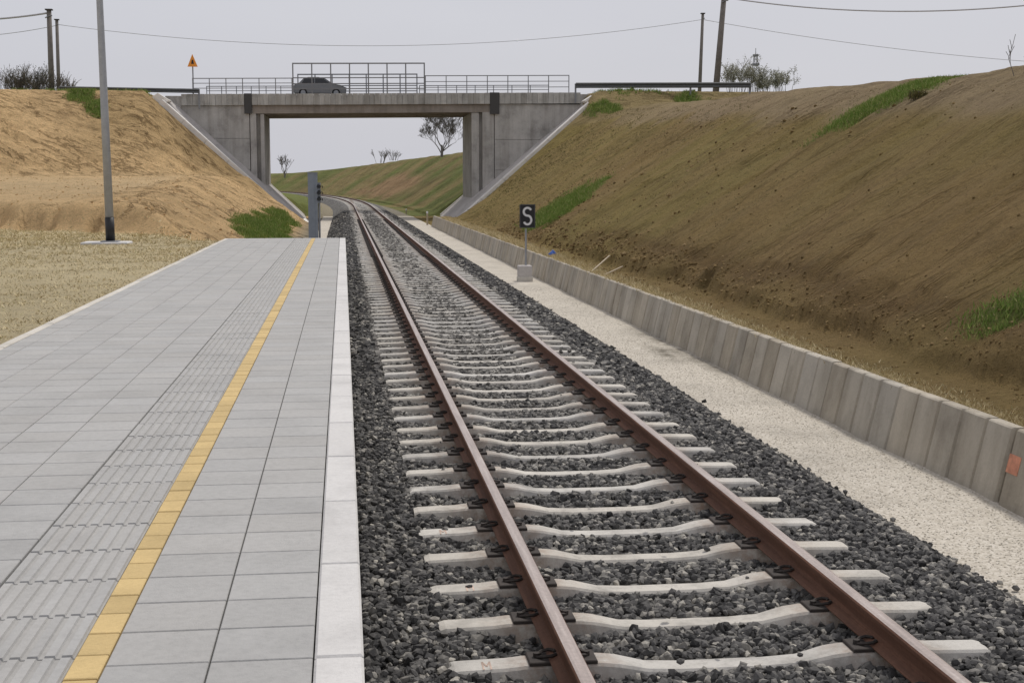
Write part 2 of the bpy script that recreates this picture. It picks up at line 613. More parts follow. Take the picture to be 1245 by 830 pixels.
def crest_right(s):
    return np.interp(s, [-60, 10, 22, 35, 47, 60, 80, 100, 140, 180, 260, 400, 700],
                     [3.9, 3.95, 4.15, 4.62, 5.15, 5.6, 6.5, 7.0, 6.2, 6.3, 6.2, 4.6, 3.2])


def smin(a, b, k):
    h = np.clip(.5 + .5 * (b - a) / k, 0, 1)
    return b * (1 - h) + a * h - k * h * (1 - h)


def smax(a, b, k):
    return -smin(-a, -b, k)


# lines of the slope kerbs and the slope paving at the bridge
YB = 104.0      # plane of the camera-side fascia
YW = 8.7        # width of the deck
YF = YB - 1.9
wl0, wl1 = at(219, 131, YB), at(304.8, 209, YB)
wr0, wr1 = at(703, 132, YB), at(588, 229, YB)
cl0, cl1 = at(204, 130, YF), at(334, 246.5, YF)
cr0, cr1 = at(712, 130, YF), at(574, 253, YF)


def line_z(p, q, x):
    return p.z + (x - p.x) * (q.z - p.z) / (q.x - p.x)


def line_x(p, q, z):
    return p.x + (z - p.z) * (q.x - p.x) / (q.z - p.z)


_gr = random.Random(17)
GROOVE_R = [(_gr.uniform(9, 95) if k % 3 else _gr.uniform(10, 40), _gr.uniform(5, 12), _gr.uniform(1.2, 5.5), _gr.uniform(.10, .2), _gr.uniform(.05, .12), _gr.uniform(-.12, .12)) for k in range(90)]
GROOVE_L = [(_gr.uniform(14, 60), _gr.uniform(6, 36), _gr.uniform(2, 8), _gr.uniform(.13, .26), _gr.uniform(.15, .4), _gr.uniform(-.1, .1)) for k in range(110)]


def grooves(u, r, lst, seed):
    out = np.zeros(np.shape(u))
    wob = .22 * fbm(r * .9, u * .3, seed, 3)
    for (u0, r0, ln, w, dep, skew) in lst:
        sel = (np.abs(u - u0 - skew * (r - r0)) < w * 4 + .3) & (r > r0) & (r < r0 + ln)
        if sel.any():
            t = (r[sel] - r0) / ln
            out[sel] -= dep * np.exp(-((u[sel] - u0 - skew * (r[sel] - r0) + wob[sel]) / w) ** 2) * np.minimum(1, 5 * t * (1 - t))
    return out


def left_flow(s, o):
    """across and down coordinates of the water rills on the left bank"""
    a = o + 48.0; b_ = 112.0 - s
    return np.arctan2(a, np.maximum(b_, .5)) * 42, np.hypot(a, b_) - 8


def height(s, o, relief=True):
    s, o = np.broadcast_arrays(np.asarray(s, float), np.asarray(o, float))
    X = o + TX
    z = np.full(s.shape, -.76)
    # right-hand side: shelf on top of the wall, eroded step, long slope, crest
    past = sstep((s - (WALL_END - 1)) / 5)
    foot = WALL_O + .19 + 1.43 * past
    zf = -.11 - .49 * past
    x = o - foot
    wob = .25 * fbm(s * .35, s * 0, 11)
    run = 1.62 + 0 * s
    prof = zf + .14 * np.clip(x, 0, .8 + wob) + (1 - past) * .24 * sstep((x - .72 - wob - .12 * fbm(s * 2.2, s * 0, 13, 2)) / .22) * sstep((62 - s) / 25) + np.clip(x - .9 - wob, 0, None) / run
    top = crest_right(s) + .02 * np.clip(o - 12, 0, None) + .12 * fbm(s * .22, o * .2, 5)
    zr = smin(prof, top, .9)
    emb = 8.72 - np.hypot(np.clip(17.1 - o, 0, None) / 1.22, (np.clip(101.2 - s, 0, None) + np.clip(s - 111.5, 0, None)) / 1.75)
    emb2 = 8.72 - np.hypot(np.clip(21 - o, 0, None) / 1.3, (np.clip(101.2 - s, 0, None) + np.clip(s - 150, 0, None)) / 1.75)
    zr = smax(zr, np.maximum(emb, emb2), .5)
    # furrows that run straight down the slope
    fur = .055 * (1 - np.abs(fbm(s * .8 + .5 * fbm(s * .4, o * .3, 3), o * .06, 21, 3)) * 3) + .05 * fbm(s * 2.1, o * 1.3, 31, 3)
    fur = fur + .10 * (np.abs(x - 1.0 - wob) < .55) * fbm(s * 1.6, o * 2.0, 33, 2)
    onr = sstep((zr - zf - .02) / .5)
    if relief:
        zr = zr + (fur + grooves(s, o, GROOVE_R, 181) + .05 * fbm(s * .9, o * .9, 35, 3)) * onr
    kerb = line_z(cr0, cr1, X) - .14
    pav = np.minimum(kerb, line_z(wr0, wr1, X)) - .55
    dep_ = np.where(s < YF - .45, kerb + (YF - .45 - s) * .10, np.where(s < YB + YW + 1.4, pav, kerb + (s - YB - YW - 1.4) * .5))
    zr = np.where((s > 80) & (s < 130), np.minimum(zr, np.where(kerb > 7.45, 99, np.maximum(dep_, -.76))), zr)
    z = np.where(o > foot, zr, z)
    # left-hand side: field beside the platform, toe of the bank, bench, cone of the road embankment
    toe = 37.6 + np.clip((-3.4 - X) * .95, 0, 7.6) + .8 * fbm(X * .25, X * 0, 41)
    fld = .55 + .03 * fbm(X * .5, s * .5, 43)
    zl = fld + .86 * sstep((s - toe) / 1.9) + (.95 / 34) * np.clip(s - toe - 1.9, 0, 34)
    corner_o, corner_s = -15.62, 100.4
    dx = np.clip(o - corner_o, 0, None); dy = np.clip(corner_s - s, 0, None)
    bk = np.clip(s - 111.5, 0, None)
    le = 8.45 - np.hypot(dx / 1.12, dy / 1.95 + bk / 1.4)
    le2 = 8.45 - np.hypot(np.clip(o + 20, 0, None) / 1.2, dy / 1.95 + np.clip(s - 150, 0, None) / 1.6)
    far = sstep((s - 112) / 6)
    zl = zl * (1 - far) + far * (.1 + 0 * s)
    zl = smax(zl, np.maximum(le, le2), .8)
    slope_run = 1.9 - .85 * sstep((s - 93) / 6)
    lim = -.62 + np.clip(-X - 1.95, 0, None) / slope_run
    zl = np.where(s > PL_END, smin(zl, lim, .35), zl)
    if relief:
        u, rr = left_flow(s, o)
        rill = -np.clip(np.abs(fbm(u * .55 + .4 * fbm(u * .3, rr * .2, 51), rr * .05, 53, 3)) * -3 + .55, 0, 1) * .30
        rill = rill + .15 * fbm(u * 1.1, rr * .35, 57, 3) + .06 * fbm(u * 2.5, rr * 1.4, 58, 2) + grooves(u, rr, GROOVE_L, 183)
        onl = sstep((s - toe - .2) / 1.2) * sstep((zl - (-.5)) / .5) * (s < 112)
        flat = np.maximum(.35 + .65 * sstep((zl - 2.4) / .5), .8 * sstep((X + 11) / 3))
        stp = np.exp(-((s - toe - .9) / .8) ** 2)
        rill = rill - .22 * np.clip(.45 - np.abs(fbm(u * 1.6 + .5 * fbm(u * .6, rr * .3, 59), rr * .12, 60, 2)) * 2.2, 0, 1)
        rill = rill * np.clip((YF - 1.0 - s) / 4 + .15, .15, 1)
        zl = zl + rill * onl * np.maximum(flat, .0) - stp * np.clip(fbm(X * 1.9, s * .3, 61, 2) * 1.6, 0, 1) * .5
    kerb = line_z(cl0, cl1, X) - .14
    pav = np.minimum(kerb, line_z(wl0, wl1, X)) - .55
    dep_ = np.where(s < YF - .45, kerb + (YF - .45 - s) * .12, np.where(s < YB + YW + 1.4, pav, kerb + (s - YB - YW - 1.4) * .5))
    zl = np.where((s > 85) & (s < 130), np.minimum(zl, np.where(kerb > 7.35, 99, np.maximum(dep_, -.76))), zl)
    left_edge = np.where(s > PL_END, -3.2, -4.74)
    z = np.where(o < left_edge, zl, z)
    return z


def gz(x, y):
    s, o = to_track(x, y)
    return float(height(s, o))


# ------------------------------------------------------------------ ground sheet
def span(*segs):
    out = []
    for a, b_, st_ in segs:
        out += list(np.arange(a, b_ - 1e-6, st_))
    return np.array(out)


S_ = np.concatenate([span((-40, 6, 2), (6, 34.6, .12), (34.6, 35.2, .1), (35.2, 50, .15), (50, 62, .2), (62, 100.5, .22), (100.5, 103, .12), (103, 112.5, .5), (112.5, 116, .15), (116, 160, 1), (160, 320, 3), (320, 1000, 12)), [1000]])
O_ = np.concatenate([span((-500, -100, 50), (-100, -42, 4), (-42, -24, .8), (-24, -4.9, .15)), [-4.9, -4.8, -4.75, -4.7, -4.3, -3.9, -3.5, -3.22, -3.0, -2.6, -1, 1, 3, 3.6, 3.90, 3.99, 4.06, 4.14],
                     span((4.2, 5.6, .06), (5.6, 15, .15), (15, 26, .4), (26, 60, 2), (60, 150, 15), (150, 600, 50)), [600]])
SS, OO = np.meshgrid(S_, O_, indexing='ij')
ZZ = height(SS, OO)
XX, YY = to_world(SS, OO)
gx = XX.ravel(); gy = YY.ravel(); gzv = ZZ.ravel(); gs = SS.ravel(); go = OO.ravel()


def patch(cx, cy, rx, ry, ang, x, y, seed):
    """soft-edged irregular patch of growth in plan"""
    ca, sa = math.cos(ang), math.sin(ang)
    u = ((x - cx) * ca + (y - cy) * sa) / rx
    w = (-(x - cx) * sa + (y - cy) * ca) / ry
    d = np.hypot(u, w) + .75 * fbm(x * 1.3, y * .9, seed, 4)
    return np.clip((1.08 - d) * 1.5, 0, 1)


def hit(px, py):
    """where the line of sight through a photo pixel meets the ground"""
    d = ray(px, py)
    ys = np.linspace(6, 330, 6000)
    t = ys / d.y
    x = d.x * t; zz = CAMZ + d.z * t
    s, o = to_track(x, ys)
    g = height(s, o)
    i = int(np.argmax(zz < g))
    return float(x[i]), float(ys[i]), float(g[i])


GREENS = []   # (centre x, y, radius across, radius along, angle, strength)
for (px, py, rx, ry, an) in ((95, 112, .8, 1.2, 0), (106, 120, .8, 1.6, 0), (118, 131, .7, 1.4, 0), (338, 262, .7, 7, 0), (312, 276, .9, 5, 0), (326, 282, .8, 4, 0), (346, 268, .6, 5, 0), (300, 285, .7, 2, 0), (330, 271, .8, 6, 0), (318, 283, 1.0, 3, 0), (688, 246, 1.5, 3.2, .0), (672, 262, .8, 2.5, 0),
                             (1092, 115, 1.5, 1.2, 0), (1060, 134, 1.2, .7, 0), (1120, 100, .9, 1.1, 0), (1232, 372, .55, .42, 0), (735, 131, 1.3, 1.2, 0), (838, 120, 1.0, 1.4, 0)):
    hx, hy, _ = hit(px, py)
    GREENS.append((hx, hy, rx, ry, an))


def green_mask(x, y):
    g = np.zeros(np.shape(x))
    for i, (cx, cy, rx, ry, an) in enumerate(GREENS):
        g = np.maximum(g, patch(cx, cy, rx, ry, an, x, y, 71 + i))
    return g


def soil_colour(s, o, x, y, z):
    tan = np.array([.76, .525, .27]); dry = np.array([.82, .69, .43]); brown = np.array([.345, .238, .104])
    olive = np.array([.290, .225, .082]); crest = np.array([.40, .305, .19]); grn = np.array([.15, .20, .05]); bank = np.array([.165, .185, .055])
    c = np.zeros(s.shape + (3,))
    right = o > 0
    n = fbm(x * .12, y * .12, 81, 3)[..., None]
    n2 = fbm(s * .9, o * .22, 83, 3)[..., None]
    mixv = np.clip(.5 + .9 * n + .5 * n2, 0, 1)
    rc = brown * (1 - mixv) + olive * mixv
    top = crest_right(s)
    up = sstep((z - (top - 1.15) + .5 * fbm(s * .3, o * .3, 85)) / .5)[..., None] * .8
    rc = rc * (1 - up) + crest * up
    olv = sstep((s - 55) / 35)[..., None]
    rc = rc * (1 - olv * .55) + olive * olv * .55
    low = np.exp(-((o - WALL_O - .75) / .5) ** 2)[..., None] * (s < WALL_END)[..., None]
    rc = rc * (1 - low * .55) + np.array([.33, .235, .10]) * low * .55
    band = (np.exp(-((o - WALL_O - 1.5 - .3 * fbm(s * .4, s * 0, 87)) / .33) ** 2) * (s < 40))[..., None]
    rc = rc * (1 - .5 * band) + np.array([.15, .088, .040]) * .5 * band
    beyond = sstep((s - 112) / 4)[..., None]
    bb = bank * (1 - .3 * np.clip(n2, -1, 1))
    bpx = np.clip(1.2 - np.hypot((s - 205) / 45, (o - 9.5) / 3.2) + .5 * fbm(s * .05, o * .4, 89, 3), 0, 1)[..., None]
    bmix = np.clip(np.clip(.35 + 2 * n, 0, 1) * .55 + bpx * .8, 0, .95)
    bb = bb * (1 - bmix) + np.array([.33, .215, .115]) * bmix
    rc = rc * (1 - beyond) + bb * beyond
    X = o + TX
    toe = 37.6 + np.clip((-3.4 - X) * .95, 0, 7.6) + .8 * fbm(X * .25, X * 0, 41)
    isl = sstep((s - toe + .3) / .5)[..., None]
    tn = tan * (1 + .22 * np.clip(fbm(x * .3, y * .3, 91, 3), -1, 1))[..., None]
    ben = (np.exp(-((z - 1.9) / .55) ** 2) * (s > 44))[..., None]
    ben = ben * sstep((-o - 9) / 2)[..., None]
    tn = tn * (1 - .8 * ben) + np.array([.74, .55, .315]) * .8 * ben
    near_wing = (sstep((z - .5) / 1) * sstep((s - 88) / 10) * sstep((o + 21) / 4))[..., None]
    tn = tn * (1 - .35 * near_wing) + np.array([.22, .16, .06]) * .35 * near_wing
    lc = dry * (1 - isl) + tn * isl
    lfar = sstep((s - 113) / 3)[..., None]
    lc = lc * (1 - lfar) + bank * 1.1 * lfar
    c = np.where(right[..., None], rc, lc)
    g = green_mask(x, y)[..., None] * .8
    c = c * (1 - g) + grn * g
    c = c * (1 + .12 * n)
    mid = (np.abs(o) < 3.75)
    c[mid] = np.array([.30, .27, .21])
    dl = (o < 0) & (o > -4.2) & (s > PL_END)
    c[dl] = c[dl] * .4 + np.array([.40, .34, .23]) * .6
    return np.clip(c, .01, .9)


soil = soil_colour(gs, go, gx, gy, gzv)
soil4 = np.concatenate([soil, np.ones((len(soil), 1))], axis=1)
_lu, _lr = left_flow(gs, go)
_u = np.where(go > 0, gs, _lu)
_r = np.where(go > 0, go, _lr)
_toe = 37.6 + np.clip((-3.4 - go - TX) * .95, 0, 7.6)
_w = np.where(go > 0, (go > 5) * np.where(gs < 112, .42, .5), sstep((gs - _toe - .4) / 1.0) * (gs < 112) * np.where((gzv > 1.4) & (gzv < 2.4) & (go < -10.5), .08, 1.0))
flow = np.stack([_u, _r, _w], 1)
nr, nc = SS.shape
ii = np.arange((nr - 1) * (nc - 1))
r_, c_ = ii // (nc - 1), ii % (nc - 1)
a0 = r_ * nc + c_
quads = np.stack([a0, a0 + 1, a0 + nc + 1, a0 + nc], axis=1).ravel()
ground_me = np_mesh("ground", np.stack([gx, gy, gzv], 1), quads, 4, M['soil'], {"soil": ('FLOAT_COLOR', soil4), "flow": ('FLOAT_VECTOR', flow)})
ground_me.polygons.foreach_set("use_smooth", [True] * len(ground_me.polygons))
tag(link("ground", ground_me), kind='structure')

# ------------------------------------------------------------------ ballast and gravel beds
SLEEPER_PITCH = .6
SL_FIRST = 2.94
SL_END = 330.0


def ballast_z(s, o):
    ao = np.abs(o)
    far = sstep((s - 7) / 9)
    z = -.234 + .020 * sstep((ao - .95) / .3) - .014 * np.exp(-((ao - .72) / .2) ** 2) + far * -.016 + .030 * sstep((s - 30) / 60)
    z = np.where(o > 1.72, -.22 - (o - 1.72) * .50 / .82, z)
    lo = (o < -1.72) & (s > PL_END)
    z = np.where(lo, -.22 - (-1.72 - o) * .50 / .82, z)
    z = z + .035
    z = z + .012 * fbm(s * 1.7, o * 2.2, 101, 2)
    return z


bs = np.concatenate([span((-6, 40, .12), (40, 130, .35), (130, 420, 2)), [420]])
bo = np.array(list(np.arange(-2.62, 2.63, .0873)))
BS, BO = np.meshgrid(bs, bo, indexing='ij')
BO2 = BO.copy()
nearp = BS < PL_END + .02
BO2 = np.where(nearp, np.maximum(BO, PL_X1 - TX - .05), BO2)
BZ = ballast_z(BS, BO2) - .02 + .012 * rng.standard_normal(BS.shape)
BX, BY = to_world(BS, BO2)
nr, nc = BS.shape
ii = np.arange((nr - 1) * (nc - 1)); r_, c_ = ii // (nc - 1), ii % (nc - 1); a0 = r_ * nc + c_
bed_me = np_mesh("ballast_bed", np.stack([BX.ravel(), BY.ravel(), BZ.ravel()], 1), np.stack([a0, a0 + 1, a0 + nc + 1, a0 + nc], 1).ravel(), 4, M['ballastbed'])
ballast = tag(link("ballast_bed", bed_me), kind='structure')

# gravel walkway sheets on both sides
def gravel_sheet(name, o0, o1, s0, s1, stain=None):
    gs_ = np.arange(s0, s1 + .01, .15); go_ = np.linspace(o0, o1, 13)
    A, B = np.meshgrid(gs_, go_, indexing='ij')
    zz = -.70 + .02 * fbm(A * .7, B * 1.1, 111, 3)
    edge = np.clip((B - (o1 - .22)) / .22, 0, 1)
    zz = zz - .05 * edge * (.5 + .5 * fbm(A * .5, B * 0, 113))
    x, y = to_world(A, B)
    nr, nc = A.shape
    ii = np.arange((nr - 1) * (nc - 1)); r_, c_ = ii // (nc - 1), ii % (nc - 1); a0 = r_ * nc + c_
    st_ = np.zeros(A.shape)
    if stain:
        for (sx, sy, ra, rb) in stain:
            st_ = np.maximum(st_, np.clip(1.3 - np.hypot((x - sx) / ra, (y - sy) / rb), 0, 1))
    me = np_mesh(name, np.stack([x.ravel(), y.ravel(), zz.ravel()], 1), np.stack([a0, a0 + 1, a0 + nc + 1, a0 + nc], 1).ravel(), 4, M['gravel'], {"stain": ('FLOAT', st_.ravel())})
    me.polygons.foreach_set("use_smooth", [True] * len(me.polygons))
    return tag(link(name, me), kind='structure')


hx, hy, _ = hit(805, 432)
path_r = gravel_sheet("gravel_path", 2.3, WALL_O + .06, -4, 112, [(hx, hy, .22, 1.3), (5.36, 21.5, .12, 4)])
gravel_sheet("gravel_path", -3.3, -2.3, PL_END + .1, 112)


# loose stones
def rock_mesh(name, seed, mat):
    r = random.Random(seed)
    bm = bmesh.new()
    bmesh.ops.create_icosphere(bm, subdivisions=1, radius=1)
    sx, sy, sz = r.uniform(.85, 1.25), r.uniform(.6, .95), r.uniform(.55, .85)
    for v_ in bm.verts:
        k = r.uniform(.66, 1.25)
        v_.co = Vector((v_.co.x * sx * k, v_.co.y * sy * k, v_.co.z * sz * k))
    me = bpy.data.meshes.new(name)
    bm.to_mesh(me); bm.free()
    me.materials.append(mat)
    return me


CUBES = []
for i in range(6):
    r_ = random.Random(900 + i)
    vv = np.array([(x_ * r_.uniform(.55, 1.1), y_ * r_.uniform(.45, .9), z_ * r_.uniform(.4, .8)) for x_ in (-1, 1) for y_ in (-1, 1) for z_ in (-1, 1)])
    ff = np.array([(0, 1, 3), (0, 3, 2), (4, 6, 7), (4, 7, 5), (0, 4, 5), (0, 5, 1), (2, 3, 7), (2, 7, 6), (0, 2, 6), (0, 6, 4), (1, 5, 7), (1, 7, 3)])
    CUBES.append((vv, ff))
ROCKS = [rock_mesh("ballast_stone", 200 + i, M['ballast']) for i in range(8)]
rock_np = []
for me in ROCKS:
    vv = np.empty(len(me.vertices) * 3); me.vertices.foreach_get("co", vv)
    ff = np.empty(len(me.polygons) * 3, dtype=np.int32); me.polygons.foreach_get("vertices", ff)
    rock_np.append((vv.reshape(-1, 3), ff.reshape(-1, 3)))


def scatter_rocks(name, P, size, mat, parent=None, shapes=rock_np, lie=1.0):
    n = len(P)
    a = rng.uniform(0, 2 * np.pi, (n, 3)) * np.array([1, lie, 1])
    ca, sa = np.cos(a), np.sin(a)
    z0 = np.zeros(n); o1 = np.ones(n)
    Rz = np.stack([ca[:, 0], -sa[:, 0], z0, sa[:, 0], ca[:, 0], z0, z0, z0, o1], 1).reshape(n, 3, 3)
    Rx = np.stack([o1, z0, z0, z0, ca[:, 1], -sa[:, 1], z0, sa[:, 1], ca[:, 1]], 1).reshape(n, 3, 3)
    Rm = Rz @ Rx
    which = rng.integers(0, len(shapes), n)
    V = []; F = []; k = 0
    for i, (vv, ff) in enumerate(shapes):
        sel = which == i
        m_ = int(sel.sum())
        if not m_:
            continue
        w = np.einsum('nij,vj->nvi', Rm[sel], vv) * size[sel][:, None, None] + P[sel][:, None, :]
        V.append(w.reshape(-1, 3))
        F.append((ff[None] + (np.arange(m_) * len(vv))[:, None, None] + k).reshape(-1))
        k += m_ * len(vv)
    off = world_loc(parent) if parent is not None else Vector((0, 0, 0))
    me = np_mesh(name, np.concatenate(V) - np.array(off), np.concatenate(F), 3, mat)
    return link(name, me, parent)


def stone_points(s0, s1, per_m2, o0=-2.5, o1=2.56):
    n = int((s1 - s0) * (o1 - o0) * per_m2)
    s = rng.uniform(s0, s1, n); o = rng.uniform(o0, o1, n)
    ok = ~((s < PL_END + .05) & (o < PL_X1 - TX + .03))
    ph = (s - SL_FIRST) / SLEEPER_PITCH
    ds = np.abs(ph - np.round(ph)) * SLEEPER_PITCH
    on_sl = (np.abs(o) < 1.26) & (ds < .098)
    under = (np.abs(np.abs(o) - .7535) < .075) & (ds < .12)
    keep = ok & (~on_sl) & (~under)
    return s[keep], o[keep]


zones = [(3.0, 8.5, 1350, .016, .034), (8.5, 16, 950, .018, .035), (16, 34, 430, .023, .040), (34, 105, 150, .028, .046)]
allP = []; allS = []
for (a, b_, d, r0, r1) in zones:
    s, o = stone_points(a, b_, d)
    if a == 34:
        kp = rng.uniform(0, 1, len(s)) > (s - 38) / 67
        s, o = s[kp], o[kp]
    x, y = to_world(s, o)
    sz = rng.uniform(r0, r1, len(s))
    z = ballast_z(s, o) - .006 + rng.uniform(-.4, .45, len(s)) * sz
    edge = o > 2.3
    z = np.where(edge, np.maximum(z, -.715), z)
    allP.append(np.stack([x, y, z], 1)); allS.append(sz)
# some stones kicked onto the sleepers and out onto the gravel
ns = 130
k_ = rng.integers(0, 34, ns); so = rng.uniform(-1.2, 1.2, ns)
ss_ = SL_FIRST + k_ * SLEEPER_PITCH + rng.uniform(-.07, .07, ns)
okk = np.abs(np.abs(so) - .75) > .16
ss_, so = ss_[okk], so[okk]
x, y = to_world(ss_, so)
allP.append(np.stack([x, y, np.full(len(x), -.160)], 1)); allS.append(rng.uniform(.012, .026, len(x)))
s = rng.uniform(4, 40, 800); o = 2.50 + .06 * fbm(s * 1.1, s * 0, 151, 2) + np.abs(rng.standard_normal(800)) * .055
x, y = to_world(s, o)
allP.append(np.stack([x, y, np.full(len(x), -.685)], 1)); allS.append(rng.uniform(.018, .034, len(x)))
allP = np.concatenate(allP); allS = np.concatenate(allS)
# the 300 that show largest in the photograph are stones of their own
dist = np.sqrt(allP[:, 0] ** 2 + allP[:, 1] ** 2 + (allP[:, 2] - CAMZ) ** 2)
fw = _sp * _ct * allP[:, 0] + _cp * _ct * allP[:, 1] - _st * (allP[:, 2] - CAMZ)
xr = _cp * allP[:, 0] - _sp * allP[:, 1]
upc = _sp * _st * allP[:, 0] + _cp * _st * allP[:, 1] + _ct * (allP[:, 2] - CAMZ)
sx_ = 622.5 + FPX * xr / fw; sy_ = 415 - FPX * upc / fw
vis = (sx_ > 0) & (sx_ < 1245) & (sy_ < 828)
zt = allP[:, 2] - ballast_z(allP[:, 1], allP[:, 0] - TX)
score = np.where(vis & (zt > -.004), allS / dist, 0)
big = np.argsort(-score)[:300]
mask = np.ones(len(allP), bool); mask[big] = False
for i in big:
    o_ = link("ballast_stone", ROCKS[int(rng.integers(0, 8))], ballast, tuple(allP[i]))
    o_.scale = [float(allS[i])] * 3
    o_.rotation_euler = tuple(rng.uniform(0, 6.28, 3))
near = allP[:, 1] < 15.5
# farther on the stones between the rails are grey with dust, those of the shoulders stay dark
dusty = (np.abs(allP[:, 0] - TX) < 1.32) & (allP[:, 1] > 8 + rng.uniform(0, 9, len(allP)))
for sel_, nm_, mt_ in ((mask & near & ~dusty, "loose_stones", 'ballast'), (mask & near & dusty, "dusty_stones", 'dusty')):
    tag(scatter_rocks(nm_, allP[sel_], allS[sel_], M[mt_], ballast), kind='stuff')
tag(scatter_rocks("loose_stones", allP[mask & ~near & ~dusty], allS[mask & ~near & ~dusty], M['ballast'], ballast, CUBES), kind='stuff')
tag(scatter_rocks("dusty_stones", allP[mask & ~near & dusty], allS[mask & ~near & dusty], M['dusty'], ballast, CUBES), kind='stuff')

octa = [(np.array([(1, 0, 0), (-1, 0, 0), (0, .8, 0), (0, -.8, 0), (0, 0, .35), (0, 0, -.35)], float),
         np.array([(0, 2, 4), (2, 1, 4), (1, 3, 4), (3, 0, 4), (2, 0, 5), (1, 2, 5), (3, 1, 5), (0, 3, 5)]))]
n = 15000
s = 5 + 30 * rng.uniform(0, 1, n) ** 1.7; o = rng.uniform(2.45, WALL_O - .03, n)
x, y = to_world(s, o)
P = np.stack([x, y, -.70 + .02 * fbm(s * .7, o * 1.1, 111, 3) + .002], 1)
tag(scatter_rocks("pebbles", P, rng.uniform(.004, .013, n), M['pebble'], path_r, octa, .05), kind='stuff')

# ------------------------------------------------------------------ railway track
track = empty("railway_track", (TX, 4, -.2), "rusty single railway track on pale concrete sleepers curving left under the bridge", "railway track")


def sleeper_mesh():
    st_ = [(-1.27, -.205, .0), (-1.24, -.196, .0), (-1.0, -.19, 0), (-.93, -.183, 0), (-.58, -.183, 0), (-.50, -.192, 0), (-.36, -.224, 0), (-.2, -.232, 0),
           (.2, -.232, 0), (.36, -.224, 0), (.5, -.192, 0), (.58, -.183, 0), (.93, -.183, 0), (1.0, -.19, 0), (1.24, -.196, 0), (1.27, -.205, 0)]
    vs = []; fs = []
    for (u, z, _) in st_:
        wt = .076 if abs(u) > .45 else .064
        e = .012
        for (yy, zz) in ((-.15, -.40), (-wt - .004, z - e), (-wt + .008, z), (wt - .008, z), (wt + .004, z - e), (.15, -.40)):
            vs.append((u, yy, zz))
    k = 6
    for i in range(len(st_) - 1):
        for j in range(k - 1):
            fs.append((i * k + j, (i + 1) * k + j, (i + 1) * k + j + 1, i * k + j + 1))
    fs.append(tuple(range(k))); fs.append(tuple(range(len(vs) - 1, len(vs) - k - 1, -1)))
    mb = MB(); mb.add(vs, fs)
    return mb.mesh("sleeper", M['sleeper'])


def clip_mesh():
    mb = MB()
    mb.box(-.04, .06, -.075, .075, -.185, -.168, ch=.004)
    for sg in (-1, 1):
        pts = [(.0, .012 * sg, -.165), (.03, .04 * sg, -.155), (.062, .045 * sg, -.150), (.085, .03 * sg, -.150), (.085, .012 * sg, -.152)]
        mb.tube(pts, .0085, 5)
    mb.tube([(.0, 0, -.17), (.0, 0, -.148)], .016, 6)
    return mb.mesh("rail_clip", M['clip'])


SLM = sleeper_mesh(); CLM = clip_mesh()


def strokes(chars, h=.10, w=.034, t=.008):
    """painted letters as flat strokes on a sleeper end"""
    mb = MB(); x0 = 0
    for ch_ in chars:
        seg = {'M': [((0, 0), (0, 1)), ((0, 1), (.5, .4)), ((.5, .4), (1, 1)), ((1, 1), (1, 0))],
               'V': [((0, 1), (.5, 0)), ((.5, 0), (1, 1))], '1': [((.5, 0), (.5, 1)), ((.5, 1), (.2, .75))]}[ch_]
        for (a, b_) in seg:
            mb.bar((x0 + a[0] * w, (a[1] - .5) * h, 0), (x0 + b_[0] * w, (b_[1] - .5) * h, 0), t, .0012)
        x0 += w * 1.3
    return mb.mesh("stamp", M['redmark'])


STAMP = strokes("M1"); STAMP2 = strokes("M")
tl = Vector(track.location)
sl_n = int((SL_END - SL_FIRST) / SLEEPER_PITCH)
far_v = []; far_f = []; slv = [tuple(v_.co) for v_ in SLM.vertices]; slf = [tuple(p_.vertices) for p_ in SLM.polygons]
cl_v = [tuple(v_.co) for v_ in CLM.vertices]
cfar = MB(); sfar = MB()
for i in range(-6, sl_n):
    s = SL_FIRST + i * SLEEPER_PITCH
    th = max(0, s - S0) / R
    x, y = to_world(s, 0.0)
    dy_ = random.uniform(-.012, .012); rz = random.uniform(-.006, .006) + th; dz = random.uniform(-.006, .003)
    if i < 240:
        o_ = link("sleeper", SLM, track, (float(x) - tl.x, float(y) + dy_ - tl.y, dz + .035 - tl.z))
        o_.rotation_euler = (0, 0, rz)
        if -2 < i < 62:
            for (u, sg) in ((-.7535 - .115, 1), (-.7535 + .115, -1), (.7535 - .115, 1), (.7535 + .115, -1)):
                c2 = link("rail_clip", CLM, o_, (u, 0, -dz))
                c2.rotation_euler = (0, 0, 0 if sg > 0 else math.pi)
        elif i < 130:
            for u in (-.8685, -.6385, .6385, .8685):
                cfar.box(x + u - .06, x + u + .06, y - .08, y + .08, -.155, -.112)
        if i in (1, 2, 3, 4, 5, 7, 9):
            st_ = link("stamp", STAMP if i % 3 == 1 else STAMP2, o_, (-1.12 + random.uniform(-.03, .05), -.02, -.1915))
            st_.rotation_euler = (0, 0, 0)
    else:
        ca, sa = math.cos(rz), math.sin(rz)
        sfar.add([(x + a * ca - b_ * sa, y + a * sa + b_ * ca, c_ + .035) for a, b_, c_ in slv], slf)
tag(cfar.build("far_rail_clips", M['clip'], track, fix=False), kind='stuff')
tag(sfar.build("far_sleepers", M['sleeper'], track, fix=False), kind='stuff')

